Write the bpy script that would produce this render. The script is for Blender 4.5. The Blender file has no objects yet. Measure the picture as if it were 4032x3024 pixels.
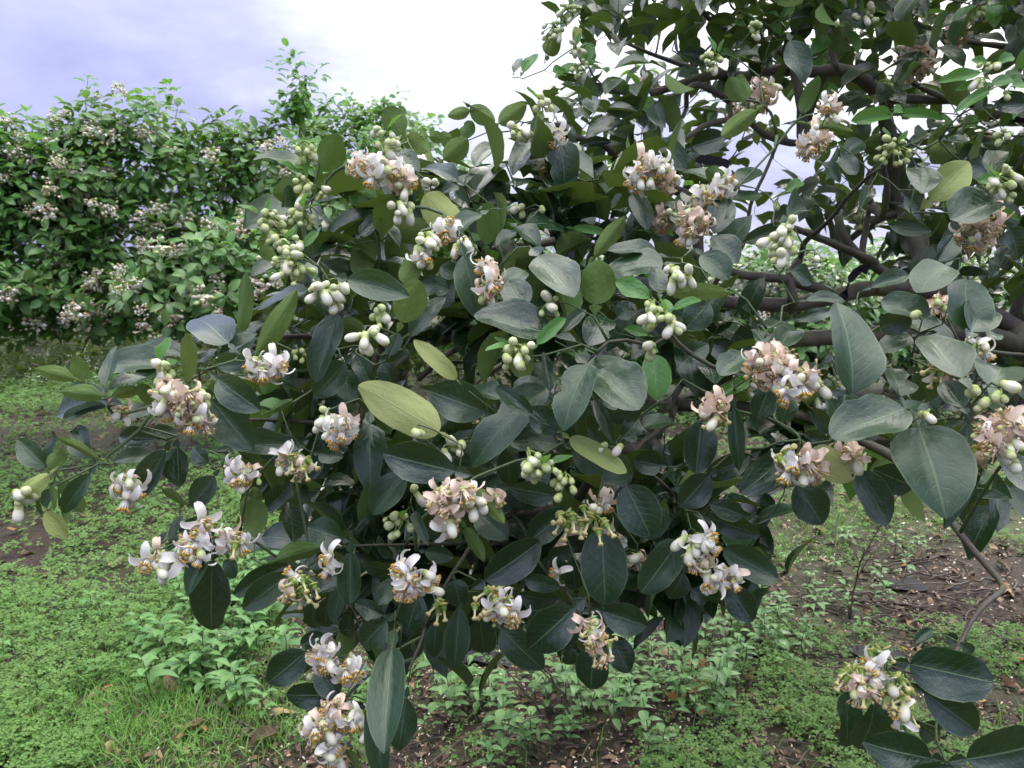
import bpy, math, random
import numpy as np
from mathutils import Vector, Matrix, noise as mnoise

random.seed(7)
RNG = np.random.default_rng(11)
SC = bpy.context.scene
COL = SC.collection

# ------------------------------------------------------------------ camera
CAM_H = 1.45
PITCH = math.radians(8.5)                      # looking slightly down
FPX = 3024.0                                   # focal length in photo pixels (4032 wide)
cam_data = bpy.data.cameras.new('camera')
cam = bpy.data.objects.new('camera', cam_data)
COL.objects.link(cam)
cam.location = (0, 0, CAM_H)
cam.rotation_euler = (math.radians(90) - PITCH, 0, 0)
cam_data.sensor_width = 36
cam_data.lens = 27
cam_data.clip_start = 0.05
cam_data.clip_end = 2000
cam_data.dof.use_dof = True
cam_data.dof.focus_distance = 1.15
cam_data.dof.aperture_fstop = 13
SC.camera = cam

# ------------------------------------------------------------------ sky
SUN_AZ = math.radians(30)                      # to the right of straight ahead
SUN_EL = math.radians(38)
SUN_DIR = Vector((math.sin(SUN_AZ) * math.cos(SUN_EL), math.cos(SUN_AZ) * math.cos(SUN_EL), math.sin(SUN_EL)))
world = bpy.data.worlds.new('World')
SC.world = world
world.use_nodes = True
wn = world.node_tree
wn.nodes.clear()


def N(tree, typ, **kw):
    n = tree.nodes.new(typ)
    for k, v in kw.items():
        setattr(n, k, v)
    return n


def mathn(tree, op, a, b=None, c=None, clamp=False):
    n = tree.nodes.new('ShaderNodeMath')
    n.operation = op
    n.use_clamp = clamp
    for i, v in enumerate((a, b, c)):
        if v is None:
            continue
        if isinstance(v, (int, float)):
            n.inputs[i].default_value = v
        else:
            tree.links.new(v, n.inputs[i])
    return n.outputs[0]


def mixc(tree, fac, a, b, blend='MIX'):
    n = tree.nodes.new('ShaderNodeMix')
    n.data_type = 'RGBA'
    n.blend_type = blend
    n.clamp_factor = True
    for sock, v in ((n.inputs[0], fac), (n.inputs[6], a), (n.inputs[7], b)):
        if isinstance(v, (int, float)):
            sock.default_value = v
        elif isinstance(v, tuple):
            sock.default_value = (v[0], v[1], v[2], 1)
        else:
            tree.links.new(v, sock)
    return n.outputs[2]


def ramp(tree, fac, stops, interp='LINEAR'):
    n = tree.nodes.new('ShaderNodeValToRGB')
    n.color_ramp.interpolation = interp
    el = n.color_ramp.elements
    while len(el) < len(stops):
        el.new(0.5)
    for e, (p, c) in zip(el, stops):
        e.position = p
        e.color = (c[0], c[1], c[2], 1) if isinstance(c, tuple) else (c, c, c, 1)
    tree.links.new(fac, n.inputs[0])
    return n.outputs[0]


tc = N(wn, 'ShaderNodeTexCoord')
sep = N(wn, 'ShaderNodeSeparateXYZ')
wn.links.new(tc.outputs['Generated'], sep.inputs[0])
zz = mathn(wn, 'MAXIMUM', sep.outputs[2], 0.0)
den = mathn(wn, 'ADD', zz, 0.28)
cx = mathn(wn, 'DIVIDE', sep.outputs[0], den)
cy = mathn(wn, 'DIVIDE', sep.outputs[1], den)
comb = N(wn, 'ShaderNodeCombineXYZ')
wn.links.new(cx, comb.inputs[0])
wn.links.new(cy, comb.inputs[1])
comb.inputs[2].default_value = 3.7
nz = N(wn, 'ShaderNodeTexNoise')
nz.inputs['Scale'].default_value = 1.55
nz.inputs['Detail'].default_value = 6
nz.inputs['Roughness'].default_value = 0.56
nz.inputs['Distortion'].default_value = 0.25
wn.links.new(comb.outputs[0], nz.inputs['Vector'])
# thin cloud in front of the hidden sun is brighter
dotn = N(wn, 'ShaderNodeVectorMath', operation='DOT_PRODUCT')
wn.links.new(tc.outputs['Generated'], dotn.inputs[0])
dotn.inputs[1].default_value = SUN_DIR
glow = mathn(wn, 'SMOOTH_MIN', mathn(wn, 'MAXIMUM', mathn(wn, 'MULTIPLY_ADD', dotn.outputs['Value'], 2.8, -1.92), 0.0), 1.0, 0.3)
fac = mathn(wn, 'ADD', mathn(wn, 'MULTIPLY_ADD', nz.outputs['Fac'], 1.25, -0.22), mathn(wn, 'MULTIPLY_ADD', glow, 0.74, mathn(wn, 'MULTIPLY', mathn(wn, 'POWER', zz, 2.0), 0.55)))
ccol = ramp(wn, fac, [(0.28, (0.24, 0.255, 0.43)), (0.50, (0.335, 0.35, 0.565)), (0.72, (0.53, 0.55, 0.69)), (1.0, (1.02, 1.01, 0.98))])
# overcast sky: brighter towards the zenith
zen = mathn(wn, 'MULTIPLY_ADD', mathn(wn, 'POWER', zz, 1.3), 2.6, 0.80)
bright = N(wn, 'ShaderNodeVectorMath', operation='SCALE')
wn.links.new(ccol, bright.inputs[0])
wn.links.new(zen, bright.inputs['Scale'])
sky = N(wn, 'ShaderNodeTexSky')
sky.sky_type = 'NISHITA'
sky.sun_disc = False
sky.sun_elevation = SUN_EL
sky.sun_rotation = SUN_AZ
bg1 = N(wn, 'ShaderNodeBackground')
bg1.inputs['Strength'].default_value = 0.05
wn.links.new(sky.outputs[0], bg1.inputs[0])
bg2 = N(wn, 'ShaderNodeBackground')
bg2.inputs['Strength'].default_value = 1.0
wn.links.new(bright.outputs[0], bg2.inputs[0])
mixs = N(wn, 'ShaderNodeMixShader')
mixs.inputs[0].default_value = 0.9             # overcast: cloud covers nine tenths of the clear sky
wn.links.new(bg1.outputs[0], mixs.inputs[1])
wn.links.new(bg2.outputs[0], mixs.inputs[2])
wout = N(wn, 'ShaderNodeOutputWorld')
wn.links.new(mixs.outputs[0], wout.inputs[0])

sun_data = bpy.data.lights.new('sun', 'SUN')
sun_data.energy = 1.5
sun_data.angle = math.radians(35)
sun_data.color = (1.0, 0.94, 0.84)
sun = bpy.data.objects.new('sun', sun_data)
COL.objects.link(sun)
sun.rotation_euler = SUN_DIR.to_track_quat('Z', 'Y').to_euler()

SC.view_settings.view_transform = 'Standard'
SC.view_settings.look = 'None'
SC.view_settings.exposure = 0.88
SC.view_settings.gamma = 1.0
SC.view_settings.use_curve_mapping = False
SC.render.engine = 'CYCLES'
SC.cycles.use_denoising = True
SC.cycles.max_bounces = 4
SC.cycles.adaptive_threshold = 0.03
SC.cycles.diffuse_bounces = 2
SC.cycles.glossy_bounces = 2
SC.cycles.transmission_bounces = 4
SC.cycles.transparent_max_bounces = 4

# ------------------------------------------------------------------ where things stand
CX = np.array([1.0, 0, 0])
CF = np.array([0, math.cos(PITCH), -math.sin(PITCH)])
CU = np.array([0, math.sin(PITCH), math.cos(PITCH)])
CP = np.array([0, 0, CAM_H])
K = 1344.0 / 2212.0
CROP = {c: ((i % 3) * 1344.0, (i // 3) * 1008.0) for i, c in enumerate('ABCDEFGHI')}


def P(X, Y, D):
    """survey point of the photo (4032 px) at depth D metres -> world"""
    return CP + CX * ((X - 2016.0) / FPX * D) + CU * ((1512.0 - Y) / FPX * D) + CF * D


def PC(c, u, v, D):
    return P(CROP[c][0] + u * K, CROP[c][1] + v * K, D)


def PF(x, y, D):
    return P(x * 4032 / 2212, y * 4032 / 2212, D)


def cam2w(v):
    return CX * v[0] + CU * v[1] - CF * v[2]


def to_px(p):
    """world points (n,3) -> survey pixels on the 2212 wide picture"""
    q = np.asarray(p) - CP
    d = q @ CF
    return 1106 + (q @ CX) / d * 1659, 829.5 - (q @ CU) / d * 1659, d


def ground_at(x, y):
    d = CX * ((x - 1106) / 1659) + CU * ((829.5 - y) / 1659) + CF
    t = -CAM_H / d[2]
    return CP + d * t


def px_of(x, y):
    d_ = y * CF[1] - CAM_H * CF[2]
    return 1106 + x / d_ * 1659, 829.5 - (y * CU[1] - CAM_H * CU[2]) / d_ * 1659


def unit(v):
    v = np.asarray(v, float)
    return v / (np.linalg.norm(v) + 1e-12)


def tag(o, label=None, category=None, group=None, kind=None):
    if label: o['label'] = label
    if category: o['category'] = category
    if group: o['group'] = group
    if kind: o['kind'] = kind
    return o


# ------------------------------------------------------------------ mesh helpers (all shapes are triangle arrays)
def make_mesh(name, V, T, mat, uv=None, col=None, rnd=None, smooth=True):
    V = np.asarray(V, np.float32)
    T = np.asarray(T, np.int32)
    me = bpy.data.meshes.new(name)
    me.vertices.add(len(V))
    me.vertices.foreach_set('co', V.ravel())
    n = len(T)
    me.loops.add(n * 3)
    me.loops.foreach_set('vertex_index', T.ravel())
    me.polygons.add(n)
    me.polygons.foreach_set('loop_start', np.arange(0, n * 3, 3, dtype=np.int32))
    me.polygons.foreach_set('loop_total', np.full(n, 3, np.int32))
    me.polygons.foreach_set('use_smooth', np.full(n, smooth))
    if uv is not None:
        l = me.uv_layers.new(name='UVMap')
        l.data.foreach_set('uv', np.asarray(uv, np.float32)[T.ravel()].ravel())
    if col is not None:
        a = me.color_attributes.new('Col', 'FLOAT_COLOR', 'POINT')
        c = np.ones((len(V), 4), np.float32)
        c[:, :3] = col
        a.data.foreach_set('color', c.ravel())
    if rnd is not None:
        a = me.attributes.new('rnd', 'FLOAT', 'POINT')
        a.data.foreach_set('value', np.asarray(rnd, np.float32))
    me.materials.append(mat)
    me.update()
    me.validate()
    return me


class Acc:
    def __init__(self):
        self.V, self.T, self.uv, self.col, self.rnd, self.n = [], [], [], [], [], 0

    def add(self, V, T, uv=None, col=None, rnd=None):
        V = np.asarray(V, float)
        self.V.append(V)
        self.T.append(np.asarray(T, int) + self.n)
        self.uv.append(np.zeros((len(V), 2)) if uv is None else np.asarray(uv, float))
        self.col.append(np.ones((len(V), 3)) if col is None else np.broadcast_to(np.asarray(col, float), (len(V), 3)))
        self.rnd.append(np.broadcast_to(np.asarray(0.0 if rnd is None else rnd, float), (len(V),)))
        self.n += len(V)

    def inst(self, tpl, M, rnd=None):
        """tpl = dict(V,T,uv,col); M (n,3,4) matrices"""
        V, T = tpl['V'], tpl['T']
        n, m = len(M), len(V)
        if n == 0:
            return
        W = np.einsum('nij,mj->nmi', M[:, :, :3], V) + M[:, None, :, 3]
        TT = (T[None] + (np.arange(n) * m)[:, None, None]).reshape(-1, 3)
        uv = np.tile(tpl['uv'], (n, 1)) if 'uv' in tpl else None
        col = np.tile(tpl['col'], (n, 1)) if 'col' in tpl else None
        r = None if rnd is None else np.repeat(rnd, m)
        self.add(W.reshape(-1, 3), TT, uv, col, r)

    def arrays(self):
        return dict(V=np.concatenate(self.V), T=np.concatenate(self.T), uv=np.concatenate(self.uv),
                    col=np.concatenate(self.col), rnd=np.concatenate(self.rnd))

    def mesh(self, name, mat, smooth=True):
        a = self.arrays()
        return make_mesh(name, a['V'], a['T'], mat, a['uv'], a['col'], a['rnd'], smooth)


WLOC = {}


def empty(name, loc):
    o = bpy.data.objects.new(name, None)
    o.empty_display_size = 0.1
    COL.objects.link(o)
    o.location = loc
    WLOC[o.name] = Vector(loc)
    return o


def put(name, me, parent=None, M=None):
    """link a mesh at world matrix M; parents carry translation only"""
    o = bpy.data.objects.new(name, me)
    COL.objects.link(o)
    M = Matrix() if M is None else M
    WLOC[o.name] = M.to_translation()
    if parent is not None:
        o.parent = parent
        M = Matrix.Translation(-WLOC[parent.name]) @ M
    o.matrix_basis = M
    return o


def mat4(M):
    return Matrix(((*M[0],), (*M[1],), (*M[2],), (0, 0, 0, 1)))


def frame(Y, Z, sx, sy, sz, loc):
    """3x4 matrix: local Y along Y, local Z near Z"""
    Y = unit(Y)
    X = np.cross(Y, Z)
    if np.linalg.norm(X) < 1e-5:
        X = np.cross(Y, [0.3, 0.5, 0.8])
    X = unit(X)
    Z = np.cross(X, Y)
    return np.column_stack((X * sx, Y * sy, Z * sz, loc))


def grid_tris(nr, nc):
    T = []
    for i in range(nr - 1):
        for j in range(nc - 1):
            a = i * nc + j
            T += [(a, a + 1, a + nc + 1), (a, a + nc + 1, a + nc)]
    return np.array(T)


def lathe(prof, seg=8, cols=None):
    """profile list (y, r) along +Y; closed at zero radius ends"""
    V, C = [], []
    for i, (y, r) in enumerate(prof):
        for k in range(seg):
            a = 2 * math.pi * k / seg
            V.append((r * math.cos(a), y, -r * math.sin(a)))
            C.append(cols[i] if cols else (1, 1, 1))
    T = []
    for i in range(len(prof) - 1):
        for k in range(seg):
            a, b = i * seg + k, i * seg + (k + 1) % seg
            T += [(a, b, b + seg), (a, b + seg, a + seg)]
    return np.array(V), np.array(T), np.array(C)


def tube(pts, rad, sides=6, wob=0.0, seed=0):
    """tube along points with a radius each; returns V,T"""
    pts = np.asarray(pts, float)
    rad = np.asarray(rad, float)
    n = len(pts)
    d = np.gradient(pts, axis=0)
    d /= np.linalg.norm(d, axis=1)[:, None] + 1e-12
    ref = np.array([0.31, 0.17, 0.93])
    if abs(d[0] @ ref) > 0.9:
        ref = np.array([0.9, 0.3, 0.1])
    V = []
    x = unit(np.cross(d[0], ref))
    rs = np.random.default_rng(seed)
    for i in range(n):
        x = unit(x - d[i] * (x @ d[i]))
        y = np.cross(d[i], x)
        a = np.arange(sides) * 2 * math.pi / sides
        r = rad[i] * (1 + wob * rs.standard_normal(sides))
        V.append(pts[i] + (np.cos(a) * r)[:, None] * x + (np.sin(a) * r)[:, None] * y)
    V = np.concatenate(V + [pts[:1], pts[-1:]])
    T = []
    for i in range(n - 1):
        for k in range(sides):
            a, b = i * sides + k, i * sides + (k + 1) % sides
            T += [(a, b, b + sides), (a, b + sides, a + sides)]
    c0, c1 = n * sides, n * sides + 1
    for k in range(sides):
        T += [(c0, (k + 1) % sides, k), (c1, (n - 1) * sides + k, (n - 1) * sides + (k + 1) % sides)]
    return V, np.array(T)


def smooth_path(pts, step):
    """Catmull-Rom through points"""
    p = np.asarray(pts, float)
    if len(p) < 3:
        n = max(2, int(np.linalg.norm(p[-1] - p[0]) / step) + 1)
        t = np.linspace(0, 1, n)[:, None]
        return p[0] * (1 - t) + p[-1] * t
    q = np.vstack((2 * p[0] - p[1], p, 2 * p[-1] - p[-2]))
    out = []
    for i in range(1, len(q) - 2):
        n = max(2, int(np.linalg.norm(q[i + 1] - q[i]) / step))
        for t in np.arange(n) / n:
            a, b, c, d = q[i - 1], q[i], q[i + 1], q[i + 2]
            out.append(0.5 * (2 * b + (c - a) * t + (2 * a - 5 * b + 4 * c - d) * t * t + (3 * b - a - 3 * c + d) * t ** 3))
    out.append(p[-1])
    return np.array(out)


# ------------------------------------------------------------------ materials
def new_mat(name):
    m = bpy.data.materials.new(name)
    m.use_nodes = True
    t = m.node_tree
    t.nodes.clear()
    out = N(t, 'ShaderNodeOutputMaterial')
    return m, t, out


def rand_socket(t):
    oi = N(t, 'ShaderNodeObjectInfo')
    at = N(t, 'ShaderNodeAttribute')
    at.attribute_name = 'rnd'
    return mathn(t, 'FRACT', mathn(t, 'ADD', oi.outputs['Random'], at.outputs['Fac']))


def leaf_material(name, top, top2, under, under2, vein, rough=0.36, spec=0.55, transl=0.25, tcol=(0.25, 0.4, 0.05), detail=True, wear=0.12, wet=0.0):
    m, t, out = new_mat(name)
    L = t.links
    r = rand_socket(t)
    base = mixc(t, r, top, top2)
    und = mixc(t, r, under, under2)
    tc_ = N(t, 'ShaderNodeTexCoord')
    nrm = None
    if detail:
        uv = N(t, 'ShaderNodeSeparateXYZ')
        L.new(tc_.outputs['UV'], uv.inputs[0])
        au = mathn(t, 'ABSOLUTE', mathn(t, 'MULTIPLY_ADD', uv.outputs[0], 2.0, -1.0))
        mid = mathn(t, 'SUBTRACT', 1.0, mathn(t, 'DIVIDE', au, 0.055), clamp=True)
        wob = N(t, 'ShaderNodeTexNoise')
        wob.inputs['Scale'].default_value = 5
        L.new(tc_.outputs['UV'], wob.inputs['Vector'])
        s = mathn(t, 'ADD', mathn(t, 'MULTIPLY_ADD', uv.outputs[1], 8.0, mathn(t, 'MULTIPLY', mathn(t, 'POWER', au, 0.8), -2.3)), mathn(t, 'MULTIPLY', wob.outputs['Fac'], 0.9))
        f = mathn(t, 'ABSOLUTE', mathn(t, 'SUBTRACT', mathn(t, 'FRACT', s), 0.5))
        lat = mathn(t, 'MULTIPLY', mathn(t, 'SUBTRACT', 1.0, mathn(t, 'DIVIDE', f, 0.085), clamp=True), mathn(t, 'SUBTRACT', 1.0, mathn(t, 'MULTIPLY', au, 0.75)))
        vm = mathn(t, 'MAXIMUM', mathn(t, 'MULTIPLY', mid, 0.75), mathn(t, 'MULTIPLY', lat, 0.22))
        edge = mathn(t, 'MULTIPLY', mathn(t, 'GREATER_THAN', au, 0.955), 0.45)
        vm2 = mathn(t, 'MAXIMUM', vm, edge)
        # mottling and old spray marks
        n1 = N(t, 'ShaderNodeTexNoise')
        n1.inputs['Scale'].default_value = 26
        n1.inputs['Detail'].default_value = 4
        L.new(tc_.outputs['Object'], n1.inputs['Vector'])
        n2 = N(t, 'ShaderNodeTexNoise')
        n2.noise_dimensions = '4D'
        L.new(mathn(t, 'MULTIPLY', r, 50.0), n2.inputs['W'])
        n2.inputs['Scale'].default_value = 3.0
        n2.inputs['Detail'].default_value = 5
        n2.inputs['Roughness'].default_value = 0.65
        L.new(tc_.outputs['UV'], n2.inputs['Vector'])
        base = mixc(t, mathn(t, 'MULTIPLY_ADD', n1.outputs['Fac'], 0.6, 0.1), base, mixc(t, 1.0, base, (0.55, 0.62, 0.55), 'MULTIPLY'))
        spots = mathn(t, 'MULTIPLY', mathn(t, 'GREATER_THAN', n2.outputs['Fac'], 0.69), wear)
        base = mixc(t, spots, base, (0.22, 0.22, 0.17))
        base = mixc(t, vm2, base, vein)
        und = mixc(t, mathn(t, 'MULTIPLY', mathn(t, 'MAXIMUM', mid, mathn(t, 'MULTIPLY', lat, 0.3)), 0.6), und, vein)
        bp = N(t, 'ShaderNodeBump')
        bp.inputs['Strength'].default_value = 0.55
        bp.inputs['Distance'].default_value = 0.0015
        wr = N(t, 'ShaderNodeTexNoise')
        wr.inputs['Scale'].default_value = 7
        wr.inputs['Detail'].default_value = 2
        L.new(tc_.outputs['UV'], wr.inputs['Vector'])
        h = mathn(t, 'ADD', mathn(t, 'MULTIPLY', mathn(t, 'MAXIMUM', mid, mathn(t, 'MULTIPLY', lat, 0.6)), -0.6), mathn(t, 'MULTIPLY', wr.outputs['Fac'], 1.6))
        L.new(h, bp.inputs['Height'])
        nrm = bp.outputs[0]
    geo = N(t, 'ShaderNodeNewGeometry')
    colr = mixc(t, geo.outputs['Backfacing'], base, und)
    pr = N(t, 'ShaderNodeBsdfPrincipled')
    L.new(colr, pr.inputs['Base Color'])
    L.new(mathn(t, 'ADD', mathn(t, 'MULTIPLY_ADD', r, 0.20, rough - 0.10), mathn(t, 'MULTIPLY', geo.outputs['Backfacing'], 0.22)), pr.inputs['Roughness'])
    L.new(mathn(t, 'MULTIPLY_ADD', geo.outputs['Backfacing'], -spec * 0.6, spec), pr.inputs['Specular IOR Level'])
    if nrm:
        L.new(nrm, pr.inputs['Normal'])
    if wet:
        L.new(mathn(t, 'MULTIPLY_ADD', geo.outputs['Backfacing'], -wet, wet), pr.inputs['Coat Weight'])
        pr.inputs['Coat Roughness'].default_value = 0.16
    tr = N(t, 'ShaderNodeBsdfTranslucent')
    L.new(mixc(t, 0.6, colr, tcol), tr.inputs['Color'])
    mx = N(t, 'ShaderNodeMixShader')
    mx.inputs[0].default_value = transl
    L.new(pr.outputs[0], mx.inputs[1])
    L.new(tr.outputs[0], mx.inputs[2])
    L.new(mx.outputs[0], out.inputs[0])
    return m


MAT = {}
MAT['dark'] = leaf_material('leaf_dark', (0.008, 0.032, 0.013), (0.019, 0.056, 0.019), (0.072, 0.132, 0.034), (0.13, 0.19, 0.048), (0.10, 0.18, 0.07), rough=0.34, spec=0.50, transl=0.10, wet=0.24)
MAT['young'] = leaf_material('leaf_young', (0.075, 0.22, 0.045), (0.11, 0.28, 0.055), (0.12, 0.26, 0.07), (0.15, 0.28, 0.08), (0.22, 0.38, 0.12), rough=0.30, spec=0.5, transl=0.32, tcol=(0.25, 0.5, 0.05), wear=0.0)
MAT['yellow'] = leaf_material('leaf_yellow', (0.25, 0.31, 0.085), (0.33, 0.37, 0.12), (0.32, 0.38, 0.13), (0.40, 0.43, 0.18), (0.36, 0.38, 0.18), rough=0.5, spec=0.35, transl=0.2, wear=0.25)
MAT['mid'] = leaf_material('leaf_mid', (0.070, 0.155, 0.042), (0.125, 0.25, 0.065), (0.09, 0.16, 0.06), (0.12, 0.20, 0.07), (0.15, 0.22, 0.1), rough=0.42, spec=0.5, transl=0.2, detail=False)
for _n, _a, _b in (('tan', (0.30, 0.20, 0.11), (0.38, 0.27, 0.16)), ('orange', (0.28, 0.13, 0.05), (0.34, 0.17, 0.07)), ('dark', (0.09, 0.05, 0.03), (0.13, 0.08, 0.045))):
    MAT['dry_' + _n] = leaf_material('leaf_dry_' + _n, _a, _b, _b, _a, (0.14, 0.08, 0.04), rough=0.6, spec=0.3, transl=0.1)
MAT['clover'] = leaf_material('clover_leaf', (0.085, 0.165, 0.032), (0.220, 0.335, 0.075), (0.10, 0.19, 0.055), (0.13, 0.23, 0.065), (0.15, 0.22, 0.1), rough=0.5, spec=0.35, transl=0.25, tcol=(0.2, 0.42, 0.05), detail=False)
MAT['weed'] = leaf_material('weed_leaf', (0.085, 0.21, 0.060), (0.15, 0.31, 0.085), (0.12, 0.24, 0.09), (0.16, 0.28, 0.1), (0.16, 0.28, 0.13), rough=0.5, spec=0.4, transl=0.22, tcol=(0.2, 0.4, 0.08), wear=0.0)
MAT['grass'] = leaf_material('grass_blade', (0.10, 0.24, 0.045), (0.17, 0.33, 0.07), (0.12, 0.26, 0.06), (0.17, 0.32, 0.08), (0.2, 0.3, 0.1), rough=0.5, spec=0.3, transl=0.25, tcol=(0.25, 0.45, 0.06), detail=False)
MAT['scrub'] = leaf_material('scrub_leaf', (0.018, 0.045, 0.014), (0.052, 0.055, 0.030), (0.03, 0.05, 0.018), (0.065, 0.06, 0.035), (0.2, 0.2, 0.1), rough=0.7, spec=0.08, transl=0.15, detail=False)


def color_material(name, rough=0.5, spec=0.3, transl=0.0, var=0.12, sss=0.0):
    """colour comes from the mesh's own Col attribute"""
    m, t, out = new_mat(name)
    L = t.links
    at = N(t, 'ShaderNodeAttribute')
    at.attribute_name = 'Col'
    r = rand_socket(t)
    c = mixc(t, mathn(t, 'MULTIPLY', r, var * 2), at.outputs['Color'], mixc(t, 1.0, at.outputs['Color'], (0.62, 0.55, 0.45), 'MULTIPLY'))
    pr = N(t, 'ShaderNodeBsdfPrincipled')
    L.new(c, pr.inputs['Base Color'])
    pr.inputs['Roughness'].default_value = rough
    pr.inputs['Specular IOR Level'].default_value = spec
    if transl:
        tr = N(t, 'ShaderNodeBsdfTranslucent')
        L.new(c, tr.inputs['Color'])
        mx = N(t, 'ShaderNodeMixShader')
        mx.inputs[0].default_value = transl
        L.new(pr.outputs[0], mx.inputs[1])
        L.new(tr.outputs[0], mx.inputs[2])
        L.new(mx.outputs[0], out.inputs[0])
    else:
        L.new(pr.outputs[0], out.inputs[0])
    return m


MAT['flower'] = color_material('flower', 0.5, 0.3, 0.22)
MAT['bits'] = color_material('litter', 0.75, 0.2, 0.0, 0.2)


def bark_material(name, c1, c2, c3, scale=1.0):
    m, t, out = new_mat(name)
    L = t.links
    tc_ = N(t, 'ShaderNodeTexCoord')
    a = N(t, 'ShaderNodeTexNoise')
    a.inputs['Scale'].default_value = 30 * scale
    a.inputs['Detail'].default_value = 6
    a.inputs['Roughness'].default_value = 0.65
    b = N(t, 'ShaderNodeTexNoise')
    b.inputs['Scale'].default_value = 7 * scale
    b.inputs['Detail'].default_value = 3
    c = N(t, 'ShaderNodeTexNoise')
    c.inputs['Scale'].default_value = 180 * scale
    c.inputs['Detail'].default_value = 3
    for n in (a, b, c):
        L.new(tc_.outputs['Object'], n.inputs['Vector'])
    col = mixc(t, ramp(t, a.outputs['Fac'], [(0.3, 0.0), (0.7, 1.0)]), c1, c2)
    col = mixc(t, ramp(t, b.outputs['Fac'], [(0.48, 0.0), (0.68, 0.75)]), col, c3)
    col = mixc(t, mathn(t, 'MULTIPLY', c.outputs['Fac'], 0.5), col, mixc(t, 1.0, col, (0.4, 0.4, 0.4), 'MULTIPLY'))
    pr = N(t, 'ShaderNodeBsdfPrincipled')
    L.new(col, pr.inputs['Base Color'])
    pr.inputs['Roughness'].default_value = 0.62
    pr.inputs['Specular IOR Level'].default_value = 0.35
    bp = N(t, 'ShaderNodeBump')
    bp.inputs['Strength'].default_value = 0.6
    bp.inputs['Distance'].default_value = 0.004
    L.new(mathn(t, 'ADD', a.outputs['Fac'], mathn(t, 'MULTIPLY', c.outputs['Fac'], 0.4)), bp.inputs['Height'])
    L.new(bp.outputs[0], pr.inputs['Normal'])
    L.new(pr.outputs[0], out.inputs[0])
    return m


MAT['bark'] = bark_material('bark', (0.062, 0.052, 0.040), (0.130, 0.112, 0.088), (0.130, 0.130, 0.060))
MAT['twig'] = bark_material('twig_bark', (0.050, 0.048, 0.034), (0.085, 0.078, 0.055), (0.075, 0.10, 0.045))
MAT['green_twig'] = bark_material('green_twig', (0.06, 0.10, 0.04), (0.09, 0.13, 0.055), (0.13, 0.19, 0.08))
MAT['dead_wood'] = bark_material('dead_wood', (0.055, 0.038, 0.028), (0.13, 0.095, 0.07), (0.16, 0.13, 0.10))

m, t, out = new_mat('black_strap')
pr = N(t, 'ShaderNodeBsdfPrincipled')
nzs = N(t, 'ShaderNodeTexNoise')
nzs.inputs['Scale'].default_value = 90
t.links.new(mixc(t, nzs.outputs['Fac'], (0.006, 0.006, 0.010), (0.014, 0.014, 0.022)), pr.inputs['Base Color'])
pr.inputs['Roughness'].default_value = 0.75
pr.inputs['Specular IOR Level'].default_value = 0.2
t.links.new(pr.outputs[0], out.inputs[0])
MAT['strap'] = m

# soil
m, t, out = new_mat('soil')
L = t.links
tc_ = N(t, 'ShaderNodeTexCoord')
def _nz(scale, det=5, rough=0.6):
    n = N(t, 'ShaderNodeTexNoise')
    n.inputs['Scale'].default_value = scale
    n.inputs['Detail'].default_value = det
    n.inputs['Roughness'].default_value = rough
    L.new(tc_.outputs['Object'], n.inputs['Vector'])
    return n.outputs['Fac']
a, b, c, d = _nz(1.1), _nz(9), _nz(60), _nz(220)
col = mixc(t, ramp(t, b, [(0.35, 0.0), (0.65, 1.0)]), (0.016, 0.011, 0.008), (0.042, 0.028, 0.020))
col = mixc(t, ramp(t, c, [(0.55, 0.0), (0.72, 0.7)]), col, (0.095, 0.068, 0.05))
col = mixc(t, ramp(t, d, [(0.62, 0.0), (0.72, 0.6)]), col, (0.15, 0.12, 0.09))
col = mixc(t, ramp(t, a, [(0.45, 0.0), (0.62, 0.55)]), col, (0.050, 0.075, 0.024))
pr = N(t, 'ShaderNodeBsdfPrincipled')
L.new(col, pr.inputs['Base Color'])
pr.inputs['Roughness'].default_value = 0.8
pr.inputs['Specular IOR Level'].default_value = 0.25
bp = N(t, 'ShaderNodeBump')
bp.inputs['Strength'].default_value = 0.9
bp.inputs['Distance'].default_value = 0.02
L.new(mathn(t, 'ADD', b, mathn(t, 'MULTIPLY', c, 0.5)), bp.inputs['Height'])
L.new(bp.outputs[0], pr.inputs['Normal'])
L.new(pr.outputs[0], out.inputs[0])
MAT['soil'] = m


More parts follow.
